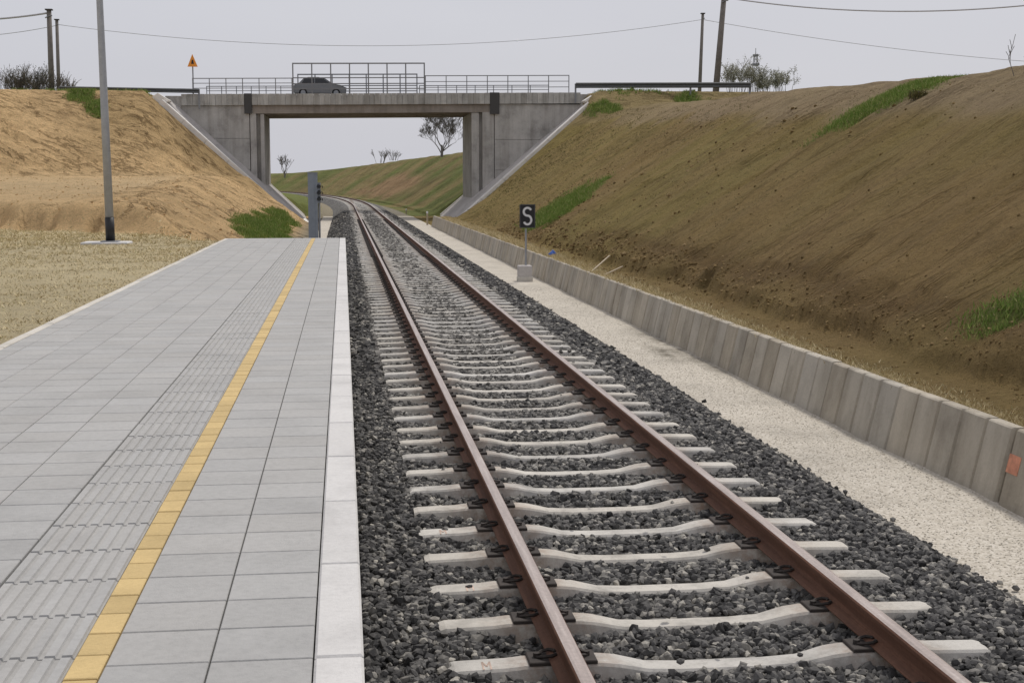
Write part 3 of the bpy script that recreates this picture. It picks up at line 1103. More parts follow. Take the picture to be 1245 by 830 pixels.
# rail profile (head centre at 0, running surface at z = 0)
PROF = [(-.062, -.172), (.062, -.172), (.064, -.164), (.045, -.155), (.014, -.143), (.009, -.12), (.009, -.065), (.014, -.05), (.034, -.040),
        (.036, -.014), (.030, -.004), (.018, 0), (-.018, 0), (-.030, -.004), (-.036, -.014), (-.034, -.040), (-.014, -.05), (-.009, -.065), (-.009, -.12), (-.014, -.143), (-.045, -.155), (-.064, -.164)]
PROF = [(u_, z_ * .80) for u_, z_ in PROF]
for sg in (-1, 1):
    ss = np.concatenate([np.arange(-3, 118, 2.0), np.arange(118, 400, 4.0)])
    n = len(PROF); vs = []; fs = []; mi = []
    for s in ss:
        for (u, z) in PROF:
            x, y = to_world(s, sg * .7535 + u)
            vs.append((float(x), float(y), z))
    for i in range(len(ss) - 1):
        for j in range(n):
            fs.append((i * n + j, i * n + (j + 1) % n, (i + 1) * n + (j + 1) % n, (i + 1) * n + j))
            mi.append(1 if j in (10, 11, 12) else 0)
    mb = MB(); mb.v = vs; mb.f = fs; mb.mi = mi
    mb.build("rail", [M['rail'], M['railtop']], track)

# ------------------------------------------------------------------ platform
plat = empty("station_platform", ((PL_X0 + PL_X1) / 2, 0, -.7), "grey paved railway platform with yellow line and pale kerb beside the track", "platform")
PY0 = -3.0
mb = MB()
mb.box(PL_X0 + .06, PL_X1 - .03, PY0, PL_END - .03, -.9, PL_Z - .055)
mb.build("platform_core", M['bed'], plat)
po = Vector(plat.location)


def piece(name, me, x, y, z, dz=.0015, tilt=.002):
    o_ = link(name, me, plat, (x - po.x, y - po.y, z - po.z + random.uniform(-dz, dz)))
    o_.rotation_euler = (random.uniform(-tilt, tilt), random.uniform(-tilt, tilt), random.uniform(-tilt, tilt) * .6)
    return o_


G = .0085   # joint across
GX = .005  # joint along


def slab(name, w, l, mat, ch=.004, h=.06):
    return MB().box(-w / 2 + GX / 2, w / 2 - GX / 2, -l / 2 + G / 2, l / 2 - G / 2, -h, 0, ch=ch).mesh(name, mat)


me = slab("kerb_stone", .15, 1.0, M['coping'], .008, .45)
y = PL_END - .5
while y > PY0:
    piece("kerb_stone", me, PL_X1 - .075, y, PL_Z, .001, .001); y -= 1.0
me = slab("edging_stone", .09, 1.0, M['edging'], .006, .25)
y = PL_END - .5
while y > PY0:
    piece("edging_stone", me, PL_X0 + .045, y, PL_Z + .004, .003, .002); y -= 1.0
me = MB().box(-.5 + G, .5 - G, -.05, .05, -.3, 0, ch=.006).mesh("edging_stone", M['coping'])
for k in range(3):
    piece("edging_stone", me, PL_X1 - .15 - .45 - k * .93 - .02, PL_END - .05, PL_Z, .002, .001).scale = (.92, 1, 1)
XY = PL_X1 - .15 - .6        # right edge of the yellow row
TEND = PL_END - .105
me = slab("yellow_brick", .1, .2, M['yellow'], .003)
y = TEND - .1
while y > 1.2:
    piece("yellow_brick", me, XY - .05, y, PL_Z); y -= .2
mb = MB()
mb.box(-.2 + GX / 2, .2 - GX / 2, -.2 + G / 2, .2 - G / 2, -.06, -.0075, ch=.002)
for k in range(8):
    xc = -.2 + .025 + k * .05
    vs = [(xc - .0175, -.194, -.0078), (xc + .0175, -.194, -.0078), (xc + .0175, .194, -.0078), (xc - .0175, .194, -.0078),
          (xc - .014, -.190, .0005), (xc + .014, -.190, .0005), (xc + .014, .190, .0005), (xc - .014, .190, .0005)]
    mb.add(vs, [(4, 5, 6, 7), (0, 1, 5, 4), (1, 2, 6, 5), (2, 3, 7, 6), (3, 0, 4, 7)])
me_t = mb.mesh("tactile_tile", M['tile'], fix=False)
y = TEND - .2
while y > 1.2:
    piece("tactile_tile", me_t, XY - .1 - .2, y, PL_Z, .001, .001); y -= .4
me30 = slab("paving_tile", .3, .3, M['tile'], .003)
me15 = slab("paving_tile", .15, .3, M['tile'], .003)
tiles = []
cols = [(XY + .45, me30, .3), (XY + .15, me30, .3)]
xl = XY - .1 - .4
for k in range(5):
    cols.append((xl - .15 - .3 * k, me30, .3))
rest = xl - 1.5 - (PL_X0 + .09)
mer = slab("paving_tile", rest, .3, M['tile'], .003)
cols.append((xl - 1.5 - rest / 2, mer, rest))
for (x, me, w) in cols:
    y = TEND - .15
    sh = random.uniform(-.012, .012)
    while y > PY0 + .2:
        tiles.append((x, y, me, w)); y -= .3
sc = []
for (x, y, me, w) in tiles:
    pr = project((x, y, PL_Z))
    if pr is None or not (-15 < pr[0] < 1245 and pr[1] < 838):
        sc.append(0)
    else:
        sc.append(w / pr[2] ** 3)
order = np.argsort(-np.array(sc))
single = set(int(i) for i in order[:300])
rest_mb = MB()
for i, (x, y, me, w) in enumerate(tiles):
    if i in single:
        piece("paving_tile", me, x, y, PL_Z, .0006, .0010)
    else:
        dz = random.uniform(-.0006, .0006); tx_, ty_ = random.uniform(-.001, .001), random.uniform(-.001, .001)
        vs = [(x + v_.co.x, y + v_.co.y, PL_Z + v_.co.z + dz + tx_ * v_.co.x + ty_ * v_.co.y) for v_ in me.vertices]
        rest_mb.add(vs, [tuple(p_.vertices) for p_ in me.polygons])
tag(rest_mb.build("far_paving", M['tile'], plat, fix=False), kind='stuff')

# ------------------------------------------------------------------ retaining wall of upright panels
wall = empty("retaining_wall", (TX + WALL_O, 10, -.7), "low wall of upright concrete panels at the foot of the brown slope", "wall")
wo = Vector(wall.location)
PW = .483
pv = []
WT = -.07
cs = [(-PW / 2 + .008, .026), (-PW / 2 + .028, -.004), (-.06, -.008), (.06, -.008), (PW / 2 - .028, -.004), (PW / 2 - .008, .026)]


def panel_mesh(seed):
    r = random.Random(seed)
    mb = MB()
    t = r.uniform(-.006, .006)
    poly = [(dx_, dy_ + t) for dy_, dx_ in cs] + [(.11, PW / 2 - .006), (.11, -PW / 2 + .006)]
    h = .0 + r.uniform(-.004, .004)
    n = len(poly)
    vs = [(px_, py_, -.95) for px_, py_ in poly] + [(px_, py_, h - .012) for px_, py_ in poly] + \
         [(min(max(px_, .008), .102), py_ * .985, h) for px_, py_ in poly]
    vs = [(a_ + (c_ + .63) * .215, b2_, c_) for a_, b2_, c_ in vs]      # the panels lean back against the bank
    fs = []
    for L in range(2):
        for i in range(n):
            fs.append((L * n + i, L * n + (i + 1) % n, (L + 1) * n + (i + 1) % n, (L + 1) * n + i))
    fs.append(tuple(range(2 * n, 3 * n)))
    mb.add(vs, fs)
    return mb.mesh("wall_panel", M['wallpanel'])


PM = [panel_mesh(i) for i in range(7)]
y = 11.30 - PW / 2 - 17 * PW
k = 0
mark_panel = None
while y < WALL_END:
    gap = .0
    off = random.uniform(-.006, .006) - (.03 if y > 37.8 else 0)
    o_ = link("wall_panel", PM[random.randrange(7)], wall, (TX + WALL_O + .01 + off - wo.x, y - wo.y, WT - wo.z + random.uniform(-.003, .003)))
    o_.rotation_euler = (0, random.uniform(.0, .02), random.uniform(-.012, .012))
    if abs(y - (11.30 - PW * 1.5 - .06)) < .12:
        mark_panel = o_
    y += PW
    k += 1
    if k % 17 == 0:
        y += .045
if mark_panel is not None:
    mb = MB()
    mb.add([(-.0125 + (z_ + .63) * .215, y_, z_) for z_ in (-.36, -.205) for y_ in (.03, .225)] + [(-.005 + (z_ + .63) * .215, y_, z_) for z_ in (-.36, -.205) for y_ in (.03, .225)],
           [(0, 1, 3, 2), (4, 6, 7, 5), (0, 2, 6, 4), (1, 5, 7, 3), (0, 4, 5, 1), (2, 3, 7, 6)])
    o_ = link("paint_mark", mb.mesh("paint_mark", M['orange']), mark_panel)

# ------------------------------------------------------------------ road bridge
bridge = empty("road_bridge", (2.5, YB + YW / 2, 0), "grey concrete road bridge with steel railings crossing over the track", "bridge")


def deck_z(x):
    return 8.44 + (x + 11.7) * .0118


XL, XR = at(220, 114, YB).x, at(706, 113, YB).x
JL, JR = at(301.5, 130, YB).x, at(601.5, 130, YB).x
FH = .82
for (xa, xb) in ((XL, JL - .28), (JL + .28, JR - .36), (JR + .36, XR)):
    n = max(1, round((xb - xa) / .41)); w = (xb - xa) / n
    for yy in (YB, YB + YW - .25):
        for i in range(n):
            x0 = xa + i * w; zc = deck_z(x0 + w / 2)
            MB().box(x0 + .008, x0 + w - .008, yy + random.uniform(0, .012), yy + .25, zc - FH, zc + random.uniform(-.006, .006), ch=.01).build("parapet_panel", M['fascia'], bridge)
for (xa, xb, nm) in ((JL - .28, JL + .28, 'l'), (JR - .36, JR + .36, 'r')):
    zc = deck_z(xa)
    mb = MB(); mb.box(xa + .01, xb - .01, YB - .03, YB + YW + .03, zc - FH - (.75 if nm == 'r' else .62), zc + .03)
    mb.build("expansion_joint", M['dark'], bridge)
for (xa, xb) in ((XL - 1.15, XL - .01), (XR + .01, XR + .95)):
    zc = deck_z((xa + xb) / 2)
    MB().box(xa, xb, YB + .12, YB + YW - .12, zc - 2.0, zc - .12, ch=.03).build("end_block", M['concrete'], bridge)
# slab, road surface and girders
mb = MB(); mb.prism([(XL + .02, deck_z(XL) - .45), (XR - .02, deck_z(XR) - .45), (XR - .02, deck_z(XR) - .16), (XL + .02, deck_z(XL) - .16)], YB + .26, YB + YW - .26)
mb.build("deck_slab", M['girder'], bridge)
mb = MB(); mb.prism([(XL - .3, deck_z(XL) - .155), (XR + .3, deck_z(XR) - .155), (XR + .3, deck_z(XR) - .09), (XL - .3, deck_z(XL) - .09)], YB + .9, YB + YW - .9)
mb.build("carriageway", M['asphalt'], bridge)
for k in range(5):
    y0 = YB + .22 + k * (YW - .44 - .7) / 4
    z0, z1 = deck_z(JL), deck_z(JR)
    MB().prism([(JL + .3, z0 - 1.43), (JR - .38, z1 - 1.43), (JR - .38, z1 - .46), (JL + .3, z0 - .46)], y0, y0 + .7).build("girder", M['girder'], bridge)

# left and right abutments, piers, slope paving and kerbs
pLx0, pLx1 = at(304.5, 180, YB).x, at(321.5, 180, YB).x
pRx0, pRx1 = at(574, 180, YB).x, at(601, 180, YB).x
YWALL = YB + .18
# side walls with two construction joints as separate lifts
for (p, q, xe, nm) in ((wl0, wl1, pLx0 - .05, 'l'), (wr0, wr1, pRx1 + .05, 'r')):
    ztop = deck_z(xe) - FH - .004
    lifts = [(ztop, 5.25), (5.225, 2.95), (2.925, -1.0)]
    for li, (za, zb) in enumerate(lifts):
        zb2 = max(zb, line_z(p, q, xe) - .3)
        if zb2 >= za:
            continue
        xa, xb = line_x(p, q, za) , line_x(p, q, zb2)
        sgn = -1 if nm == 'l' else 1
        poly = [(xe, za), (xa + sgn * (1.0 if li == 0 else .3), za), (xb + sgn * .3, zb2), (xe, zb2)]
        MB().prism(poly, YWALL + .006 * li, YB + YW - .2).build("abutment_wall", M['concrete'], bridge)
# piers
for (x0, x1, base, nm) in ((pLx0, pLx1, line_z(wl0, wl1, pLx1) - .6, 'l'), (pRx0, pRx1, line_z(wr0, wr1, pRx0) - .6, 'r')):
    zt = deck_z((x0 + x1) / 2) - 1.44
    mb = MB()
    if nm == 'l':
        mb.box(x0, x0 + .45, YWALL + .05, YB + YW - .4, base, zt + .55)
        mb.box(x0 + .46, x1 - .28, YWALL + .45, YB + YW - .8, base, zt - .004)
        mb.box(x1 - .27, x1, YWALL + .12, YB + YW - .5, base, zt - .004, ch=.02)
    else:
        mb.box(x0, x0 + .55, YWALL + .12, YB + YW - .5, base, zt - .004, ch=.02)
        mb.box(x0 + .56, x0 + .80, YWALL + .45, YB + YW - .8, base, zt - .004)
        mb.box(x0 + .81, x1, YWALL + .05, YB + YW - .4, base, zt + .55)
    mb.build("pier", M['concrete'], bridge)
    bx0, bx1 = (x0 + .47, x1 - .02) if nm == 'l' else (x0 + .02, x0 + .80)
    for k in range(5):
        yy = YB + .35 + k * (YW - .44 - .7) / 4
        MB().box(bx0 + .1, bx1 - .1, yy + .1, yy + .5, zt - .002, zt + .02).build("bearing", M['dark'], bridge)
# slope paving with pale kerbs
for (p, q, c0, c1, sg) in ((wl0, wl1, cl0, cl1, -1), (wr0, wr1, cr0, cr1, 1)):
    zb = -.75
    zt = p.z + .62
    yb2 = YB + YW + 1.0
    A = [(line_x(p, q, z), YB + .25, z) for z in (zt, zb)]
    Fr = [(line_x(c0, c1, z), YF, z) for z in (c0.z + .35, zb)]
    Bk = [(line_x(p, q, z) + sg * .25, yb2, z) for z in (zt, zb)]
    A2 = [(line_x(p, q, z), YB + YW - .3, z) for z in (zt, zb)]
    mb = MB()
    th = .3

    def down(v_):
        return (v_[0] + sg * th, v_[1], v_[2] - th)
    rows = [Fr, A, A2, Bk]
    top_ = [r_[0] for r_ in rows]; bot_ = [r_[1] for r_ in rows]
    vs = top_ + bot_ + [down(v_) for v_ in top_] + [down(v_) for v_ in bot_]
    fs = []
    for i in range(3):
        fs += [(i, i + 1, 4 + i + 1, 4 + i), (8 + i, 12 + i, 12 + i + 1, 8 + i + 1), (i, 8 + i, 8 + i + 1, i + 1), (4 + i, 4 + i + 1, 12 + i + 1, 12 + i)]
    fs += [(0, 4, 12, 8), (3, 11, 15, 7)]
    mb.add(vs, fs)
    mb.build("slope_paving", M['paving'], bridge)
    # kerbs along the front and the back edge, in 2 m stones
    for (e0, e1, wd) in ((Vector(Fr[0]) + Vector((0, -.35, 0)), Vector(Fr[1]) + Vector((0, -.35, 0)), 1.15), (Vector(Bk[0]) + Vector((0, .12, 0)), Vector(Bk[1]) + Vector((0, .12, 0)), .30)):
        L = (e1 - e0).length; n = 6
        nrm = Vector(((e1 - e0).z, 0, -(e1 - e0).x)).normalized()
        if nrm.z < 0:
            nrm = -nrm
        for i in range(n):
            a = e0.lerp(e1, i / n + .001); b2 = e0.lerp(e1, (i + 1) / n - .001)
            mb = MB()
            vs = []
            for pnt in (a, b2):
                for (dy_, h_) in ((-wd / 2, -.3), (wd / 2, -.3), (wd / 2, .15), (wd / 2 - .03, .18), (-wd / 2 + .03, .18), (-wd / 2, .15)):
                    vs.append(pnt + Vector((0, dy_, 0)) + nrm * h_)
            mb.add(vs, [(0, 1, 2, 3, 4, 5), (11, 10, 9, 8, 7, 6)] + [(j, j + 6, (j + 1) % 6 + 6, (j + 1) % 6) for j in range(6)])
            mb.build("slope_kerb", M['kerbpale'], bridge)
    # end block at the top of the kerb
    tpx = Fr[0][0]
    mb = MB(); mb.prism([(tpx + sg * .1, c0.z + .1), (tpx + sg * .75, c0.z - .1), (tpx + sg * .8, c0.z + .55), (tpx + sg * .25, c0.z + .95), (tpx - sg * .55, c0.z + .45)], YF - .45, YF + 1.2)
    mb.build("wing_cap", M['kerbpale'], bridge)


# railings: posts and rails are parts of one railing each
def railing(y, xa, xb, h, n, mid, name="railing", w=.06):
    r = empty(name, (0, 0, 0)); r.parent = bridge
    r.location = Vector(((xa + xb) / 2, y, deck_z((xa + xb) / 2))) - Vector(bridge.location)
    for i in range(n + 1):
        x = xa + (xb - xa) * i / n
        MB().box(x - w / 2, x + w / 2, y - w / 2, y + w / 2, deck_z(x) - .02, deck_z(x) + h - w / 2).build("post", M['galvdark'], r)
    for hh_ in mid + [h]:
        ww = w if hh_ == h else w * .8
        mb = MB(); mb.bar((xa - w / 2, y, deck_z(xa) + hh_), (xb + w / 2, y, deck_z(xb) + hh_), ww, ww)
        mb.build("handrail", M['galvdark'], r)


RX0, RX1 = at(234, 100, YB).x, at(692, 100, YB).x
SX0, SX1 = at(356, 90, YB).x, at(516, 90, YB).x
railing(YB + .13, RX0, SX0 - .08, 1.13, 6, [.42, .78])
railing(YB + .13, SX1 + .08, RX1, 1.28, 7, [.42, .85])
railing(YB + .10, SX0, SX1, 2.20, 7, [.35, .72, 1.15], "protective_screen", .09)
railing(YB + YW - .13, RX0 + .2, SX0 - .1, 1.13, 6, [.42, .78])
railing(YB + YW - .13, SX1 + .1, RX1 - .3, 1.13, 7, [.42, .78])
railing(YB + YW - .10, SX0 + .1, SX1 - .1, 2.05, 7, [.35, .72, 1.15], "protective_screen", .09)


# ------------------------------------------------------------------ guard rails along the road
def guard_rail(p0, p1, label, beam_h=.33):
    p0 = Vector(p0); p1 = Vector(p1)
    root = empty("guard_rail", ((p0.x + p1.x) / 2, (p0.y + p1.y) / 2, min(p0.z, p1.z) - .7), label, "guard rail", "guard rails along the road")
    d = (p1 - p0); L = d.length; d.normalize()
    mb = MB()
    prof = [(0, -.16), (-.08, -.12), (-.08, -.06), (0, 0), (-.08, .06), (-.08, .12), (0, .16)]
    sc_ = beam_h / .33
    vs = []
    for pt in (p0, p1):
        for (u, w_) in prof:
            vs.append(pt + Vector((0, u, w_ * sc_)))
        for (u, w_) in reversed(prof):
            vs.append(pt + Vector((0, u + .012, w_ * sc_)))
    n = 14
    mb.add(vs, [(i, i + n, (i + 1) % n + n, (i + 1) % n) for i in range(n)] + [tuple(range(n)), tuple(range(2 * n - 1, n - 1, -1))])
    mb.build("beam", M['guard'], root)
    k = int(L / 4) + 1
    for i in range(k):
        q = p0 + d * (i * L / max(1, k - 1) if k > 1 else 0)
        MB().box(q.x - .06, q.x + .06, q.y + .03, q.y + .13, q.z - 1.3, q.z + .14).build("post", M['galvdark'], root)


a = at(72, 107.5, YB); b_ = at(242, 111.0, YB - .2)
guard_rail((a.x, YB + .1, a.z), (b_.x, YB - .35, b_.z), "dark steel guard rail on the crest left of the bridge")
a = at(700, 104.0, YB - .3); b_ = at(912, 103.5, YB - 5)
guard_rail((a.x, YB - .3, a.z), (b_.x, YB - 5, b_.z), "dark steel guard rail on the crest right of the bridge", .42)


# ------------------------------------------------------------------ warning sign on the bridge
p = at(235, 108, YB + .7)
root = empty("warning_sign", (p.x, YB + .7, deck_z(p.x) - .02), "small orange triangular warning sign on a post at the bridge's left end", "road sign")
ztop = at(235, 66, YB + .7).z; zb = at(235, 81.5, YB + .7).z
MB().tube([(p.x, YB + .7, deck_z(p.x) - .1), (p.x, YB + .7, ztop - .25)], .045, 8).build("post", M['galvdark'], root)
cx = p.x
hw = (ztop - zb) * .40
MB().prism([(cx - hw, zb), (cx + hw, zb), (cx, ztop)], YB + .62, YB + .65).build("sign_plate", M['signor'], root)
MB().prism([(cx - .1, zb + .2), (cx + .1, zb + .2), (cx + .05, ztop - .42), (cx - .05, ztop - .42)], YB + .612, YB + .618).build("symbol", M['black'], root)

# ------------------------------------------------------------------ car on the bridge
carx0 = at(357, 100, YB + 3).x
zc = deck_z(carx0 + 2) - .09
root = empty("car", (carx0 + 2.0, YB + 3.2, zc), "silver hatchback driving across the bridge behind the tall screen", "car")
side = [(0, .35), (0, .75), (.12, .95), (.42, 1.02), (.75, 1.36), (1.1, 1.47), (1.9, 1.48), (2.35, 1.38), (2.95, .98), (3.55, .88), (3.9, .72), (3.98, .5), (3.95, .28), (.05, .28)]
mb = MB(); n = len(side); vs = []
for (yy, k, kz) in ((-.84, 1, 0), (-.84, 1, 0), (.84, 1, 0), (.84, 1, 0)):
    pass
lay = [(-.80, .0), (-.86, .03), (.86, .03), (.80, .0)]
for (yy, _) in lay:
    for (x_, z_) in side:
        inn = .16 * max(0, (z_ - .95) / .5) if z_ > .95 else 0
        y2 = math.copysign(abs(yy) - inn, yy)
        vs.append((carx0 + x_, YB + 3.2 + y2, zc + z_))
fs = [tuple(range(n)), tuple(range(4 * n - 1, 3 * n - 1, -1))]
for L in range(3):
    for i in range(n):
        fs.append((L * n + i, L * n + (i + 1) % n, (L + 1) * n + (i + 1) % n, (L + 1) * n + i))
mb.add(vs, fs); body = mb.build("body", M['carpaint'], root)


def carwin(pts, nm="window"):
    mb = MB()
    for sgn in (-1, 1):
        vs = []
        for (x_, z_) in pts:
            inn = .16 * max(0, (z_ - .95) / .5)
            vs.append((carx0 + x_, YB + 3.2 + sgn * (.868 - inn), zc + z_))
        for (x_, z_) in pts:
            inn = .16 * max(0, (z_ - .95) / .5)
            vs.append((carx0 + x_, YB + 3.2 + sgn * (.84 - inn), zc + z_))
        k = len(pts)
        m2 = MB(); m2.add(vs, [tuple(range(k)), tuple(range(2 * k - 1, k - 1, -1))] + [(i, i + k, (i + 1) % k + k, (i + 1) % k) for i in range(k)])
        m2.build(nm, M['glass'], root)


carwin([(.62, 1.02), (.82, 1.32), (1.12, 1.41), (1.55, 1.42), (1.55, 1.0)])
carwin([(1.63, 1.0), (1.63, 1.42), (1.92, 1.42), (2.28, 1.33), (2.72, 1.02)])
mb = MB(); mb.add([(carx0 + 2.93, YB + 3.2 - .68, zc + 1.01), (carx0 + 2.93, YB + 3.2 + .68, zc + 1.01), (carx0 + 2.38, YB + 3.2 + .6, zc + 1.39), (carx0 + 2.38, YB + 3.2 - .6, zc + 1.39)], [(0, 1, 2, 3)])
mb.build("windscreen", M['glass'], root)
for wx in (.72, 3.2):
    for sgn in (-1, 1):
        yy = YB + 3.2 + sgn * .76
        mb = MB(); mb.tube([(carx0 + wx, yy - .1, zc + .3), (carx0 + wx, yy + .1, zc + .3)], .31, 18); wv = mb.build("wheel", M['rubber'], root)
        mb = MB(); mb.tube([(carx0 + wx, yy + sgn * .095, zc + .3), (carx0 + wx, yy + sgn * .112, zc + .3)], .19, 14); mb.build("rim", M['galv'], wv)
for sgn in (-1, 1):
    yy = YB + 3.2 + sgn * .62
    MB().box(carx0 + 3.86, carx0 + 3.985, yy - .16, yy + .16, zc + .6, zc + .74).build("headlight", M['white'], root)

# ------------------------------------------------------------------ S board beside the track
hx, hy = 4.93, 37.3
root = empty("speed_board", (hx, hy, -.7), "black rectangular board with white letter S on a thin post beside the panel wall", "track sign")
MB().box(hx - .20, hx + .20, hy - .20, hy + .20, -.76, -.55, ch=.03).build("footing", M['edging'], root)
MB().box(hx - .185, hx + .185, hy - .185, hy + .185, -.549, -.26, ch=.02).build("footing_block", M['paving'], root)
MB().tube([(hx + .03, hy, -.27), (hx + .03, hy, .74)], .028, 8).build("post", M['galv'], root)
bz0, bz1 = at(640, 277, hy).z, at(640, 248.5, hy).z
bx0, bx1 = at(631.5, 262, hy).x, at(650.5, 262, hy).x
bd = MB().box(bx0, bx1, hy - .055, hy - .03, bz0, bz1).build("board", M['black'], root)
# the letter: a thick stroke along an S curve
pts = []
W2, Hh = .105, .225
for i in range(41):
    t = i / 40
    if t < .5:
        a = math.radians(25 + (t / .5) * 245)
        pts.append((math.cos(a) * W2, Hh - .105 + math.sin(a) * .105 - 0))
    else:
        a = math.radians(90 - ((t - .5) / .5) * 245)
        pts.append((math.cos(a) * W2, -Hh + .12 + math.sin(a) * .12 - 0))
cxs, czs = (bx0 + bx1) / 2, (bz0 + bz1) / 2
mb = MB(); vs = []; fs = []
for i, (u, w_) in enumerate(pts):
    p0 = pts[max(0, i - 1)]; p1 = pts[min(40, i + 1)]
    dx_, dz_ = p1[0] - p0[0], p1[1] - p0[1]; l = math.hypot(dx_, dz_) or 1
    nx, nz = -dz_ / l * .030, dx_ / l * .030
    vs += [(cxs + u + nx, hy - .0565, czs + w_ + nz), (cxs + u - nx, hy - .0565, czs + w_ - nz)]
    if i:
        k = 2 * i; fs.append((k - 2, k - 1, k + 1, k))
mb.add(vs, fs)
lt = mb.build("letter", M['white'], bd)
mb = MB()
for (a, b2) in (((bx0 + .012, bz0 + .012), (bx1 - .012, bz0 + .012)), ((bx0 + .012, bz1 - .012), (bx1 - .012, bz1 - .012)), ((bx0 + .012, bz0 + .012), (bx0 + .012, bz1 - .012)), ((bx1 - .012, bz0 + .012), (bx1 - .012, bz1 - .012))):
    mb.bar((a[0], hy - .057, a[1]), (b2[0], hy - .057, b2[1]), .006, .006)
mb.build("rim", M['galvdark'], bd)

# ------------------------------------------------------------------ signal by the end of the platform
sy = 40.0
px0 = at(374.8, 250, sy).x; px1 = at(386.5, 250, sy).x
ztop = at(380, 210.5, sy).z
cx = (px0 + px1) / 2; w = px1 - px0
root = empty("railway_signal", (cx, sy, -.75), "blue grey steel post with black hooded signal lamps just past the platform end", "signal")
mb = MB()
mb.box(px0, px1, sy - .10, sy - .085, -.8, ztop)
mb.box(cx - .03, cx + .045, sy - .115, sy + .1, -.8, ztop - .004)
mb.box(px0, px1, sy + .085, sy + .10, -.8, ztop)
mb.build("post", M['bluegrey'], root)
MB().box(px0 - .01, px1 + .01, sy - .12, sy + .12, ztop + .001, ztop + .02).build("cap", M['bluegrey'], root)
hz0, hz1 = at(388, 246, sy).z, at(388, 223, sy).z
hxx = px1 + .045
head = MB().box(px1 - .0, px1 + .085, sy - .08, sy + .14, hz0 - .02, hz1 + .02).build("signal_head", M['bluegrey'], root)
for i in range(3):
    zc = hz1 - (i + .5) * (hz1 - hz0) / 3
    mb = MB(); r_ = .078
    # half-open visor pointing towards the line, a lens inside
    arc = [math.radians(a) for a in range(-20, 201, 20)]
    vs = []
    for (yy, drop, sc_) in ((sy - .08, 0, 1.0), (sy - .26, .02, .95)):
        for a in arc:
            vs.append((px1 + .05 + math.cos(a) * r_ * sc_ + (0.03 if yy < sy - .2 else 0), yy, zc - drop + math.sin(a) * r_ * sc_))
    for (yy, drop, sc_) in ((sy - .08, 0, .9), (sy - .26, .02, .85)):
        for a in arc:
            vs.append((px1 + .05 + math.cos(a) * r_ * sc_ + (0.03 if yy < sy - .2 else 0), yy, zc - drop + math.sin(a) * r_ * sc_))
    n = len(arc); fs = []
    for j in range(n - 1):
        fs += [(j, j + 1, n + j + 1, n + j), (2 * n + j, 3 * n + j, 3 * n + j + 1, 2 * n + j + 1), (n + j, n + j + 1, 3 * n + j + 1, 3 * n + j)]
    mb.add(vs, fs); mb.build("lamp_hood", M['black'], head, fix=False)
    mb = MB(); mb.tube([(px1 + .05, sy - .081, zc), (px1 + .05, sy - .1, zc)], .05, 12); mb.build("lens", M['glass'], head)
MB().tube([(px1 + .04, sy + .02, -.78), (px1 + .04, sy + .02, hz0 - .021)], .03, 8).build("mast", M['galv'], root)
MB().box(cx - .3, cx + .35, sy - .28, sy + .3, -.9, -.66, ch=.02).build("footing", M['edging'], root)

# ------------------------------------------------------------------ lamp post on the dry field
lx, ly = -5.47, 33.3
lz = gz(lx, ly)
root = empty("lamp_post", (lx, ly, lz), "tall grey steel lamp post with black sleeve at its foot on the dry field", "lamp post")
MB().box(lx - .62, lx + .45, ly - .42, ly + .42, lz - .3, lz + .05, ch=.02).build("footing", M['coping'], root)
MB().box(lx - .2, lx + .2, ly - .2, ly + .2, lz + .05, lz + .075, ch=.005).build("base_plate", M['galvdark'], root)
tilt = -.011
def lp(h):
    return (lx + tilt * h, ly, lz + h)
MB().tube([lp(.62), lp(3), lp(5.8), lp(8.2)], [.098, .09, .075, .06], 16).build("pole", M['galv'], root, smooth=True)
MB().tube([lp(.07), lp(.62)], [.108, .106], 16).build("black_sleeve", M['black'], root, smooth=True)
arm = MB().tube([lp(8.15), (lx + .5, ly, lz + 8.5), (lx + 1.3, ly, lz + 8.6)], [.045, .04, .035], 8).build("arm", M['galv'], root)
MB().box(lx + 1.25, lx + 1.95, ly - .13, ly + .13, lz + 8.52, lz + 8.64, ch=.03).build("luminaire", M['galvdark'], root)


# ------------------------------------------------------------------ utility poles and wires
def pole(pt, pb, Y, r0, r1, label, fit=None):
    a = at(*pt, Y); b2 = at(*pb, Y)
    d = (b2 - a).normalized()
    zg = gz(b2.x, Y)
    b3 = b2 + d * ((b2.z - zg + .3) / max(.1, -d.z))
    root = empty("utility_pole", (b3.x, Y, zg), label, "utility pole", "poles beyond the road")
    MB().tube([b3, a], [r0, r1], 10).build("shaft", M['wood'], root, smooth=True)
    MB().box(a.x - r1 * 1.5, a.x + r1 * 1.5, Y - r1 * 1.4, Y + r1 * 1.4, a.z - .02, a.z + .08).build("cap", M['dark'], root)
    for k in range(2 if fit else 1):
        MB().tube([(a.x + (-.3 if k else .3) * (1 if fit else .6), Y - r1 - .05, a.z - .5 - .2 * k), (a.x, Y - r1 - .02, a.z - .55)], [.06, .05], 6).build("insulator", M['galvdark'], root)
    return a


A1 = pole((59.5, 12.5), (63, 108), 126, .27, .20, "thick utility pole with dead-end fitting among the bare bushes, left", True)
A2 = pole((69, 24.5), (71.5, 108), 150, .22, .16, "thinner utility pole just right of the thick one at left")
B1 = pole((854.5, 17), (851, 100), 150, .23, .15, "thinner leaning utility pole behind the right guard rail")
B2 = pole((880.5, -6), (871.5, 98), 120, .30, .22, "thick leaning utility pole cut by the photo's top edge, right", True)


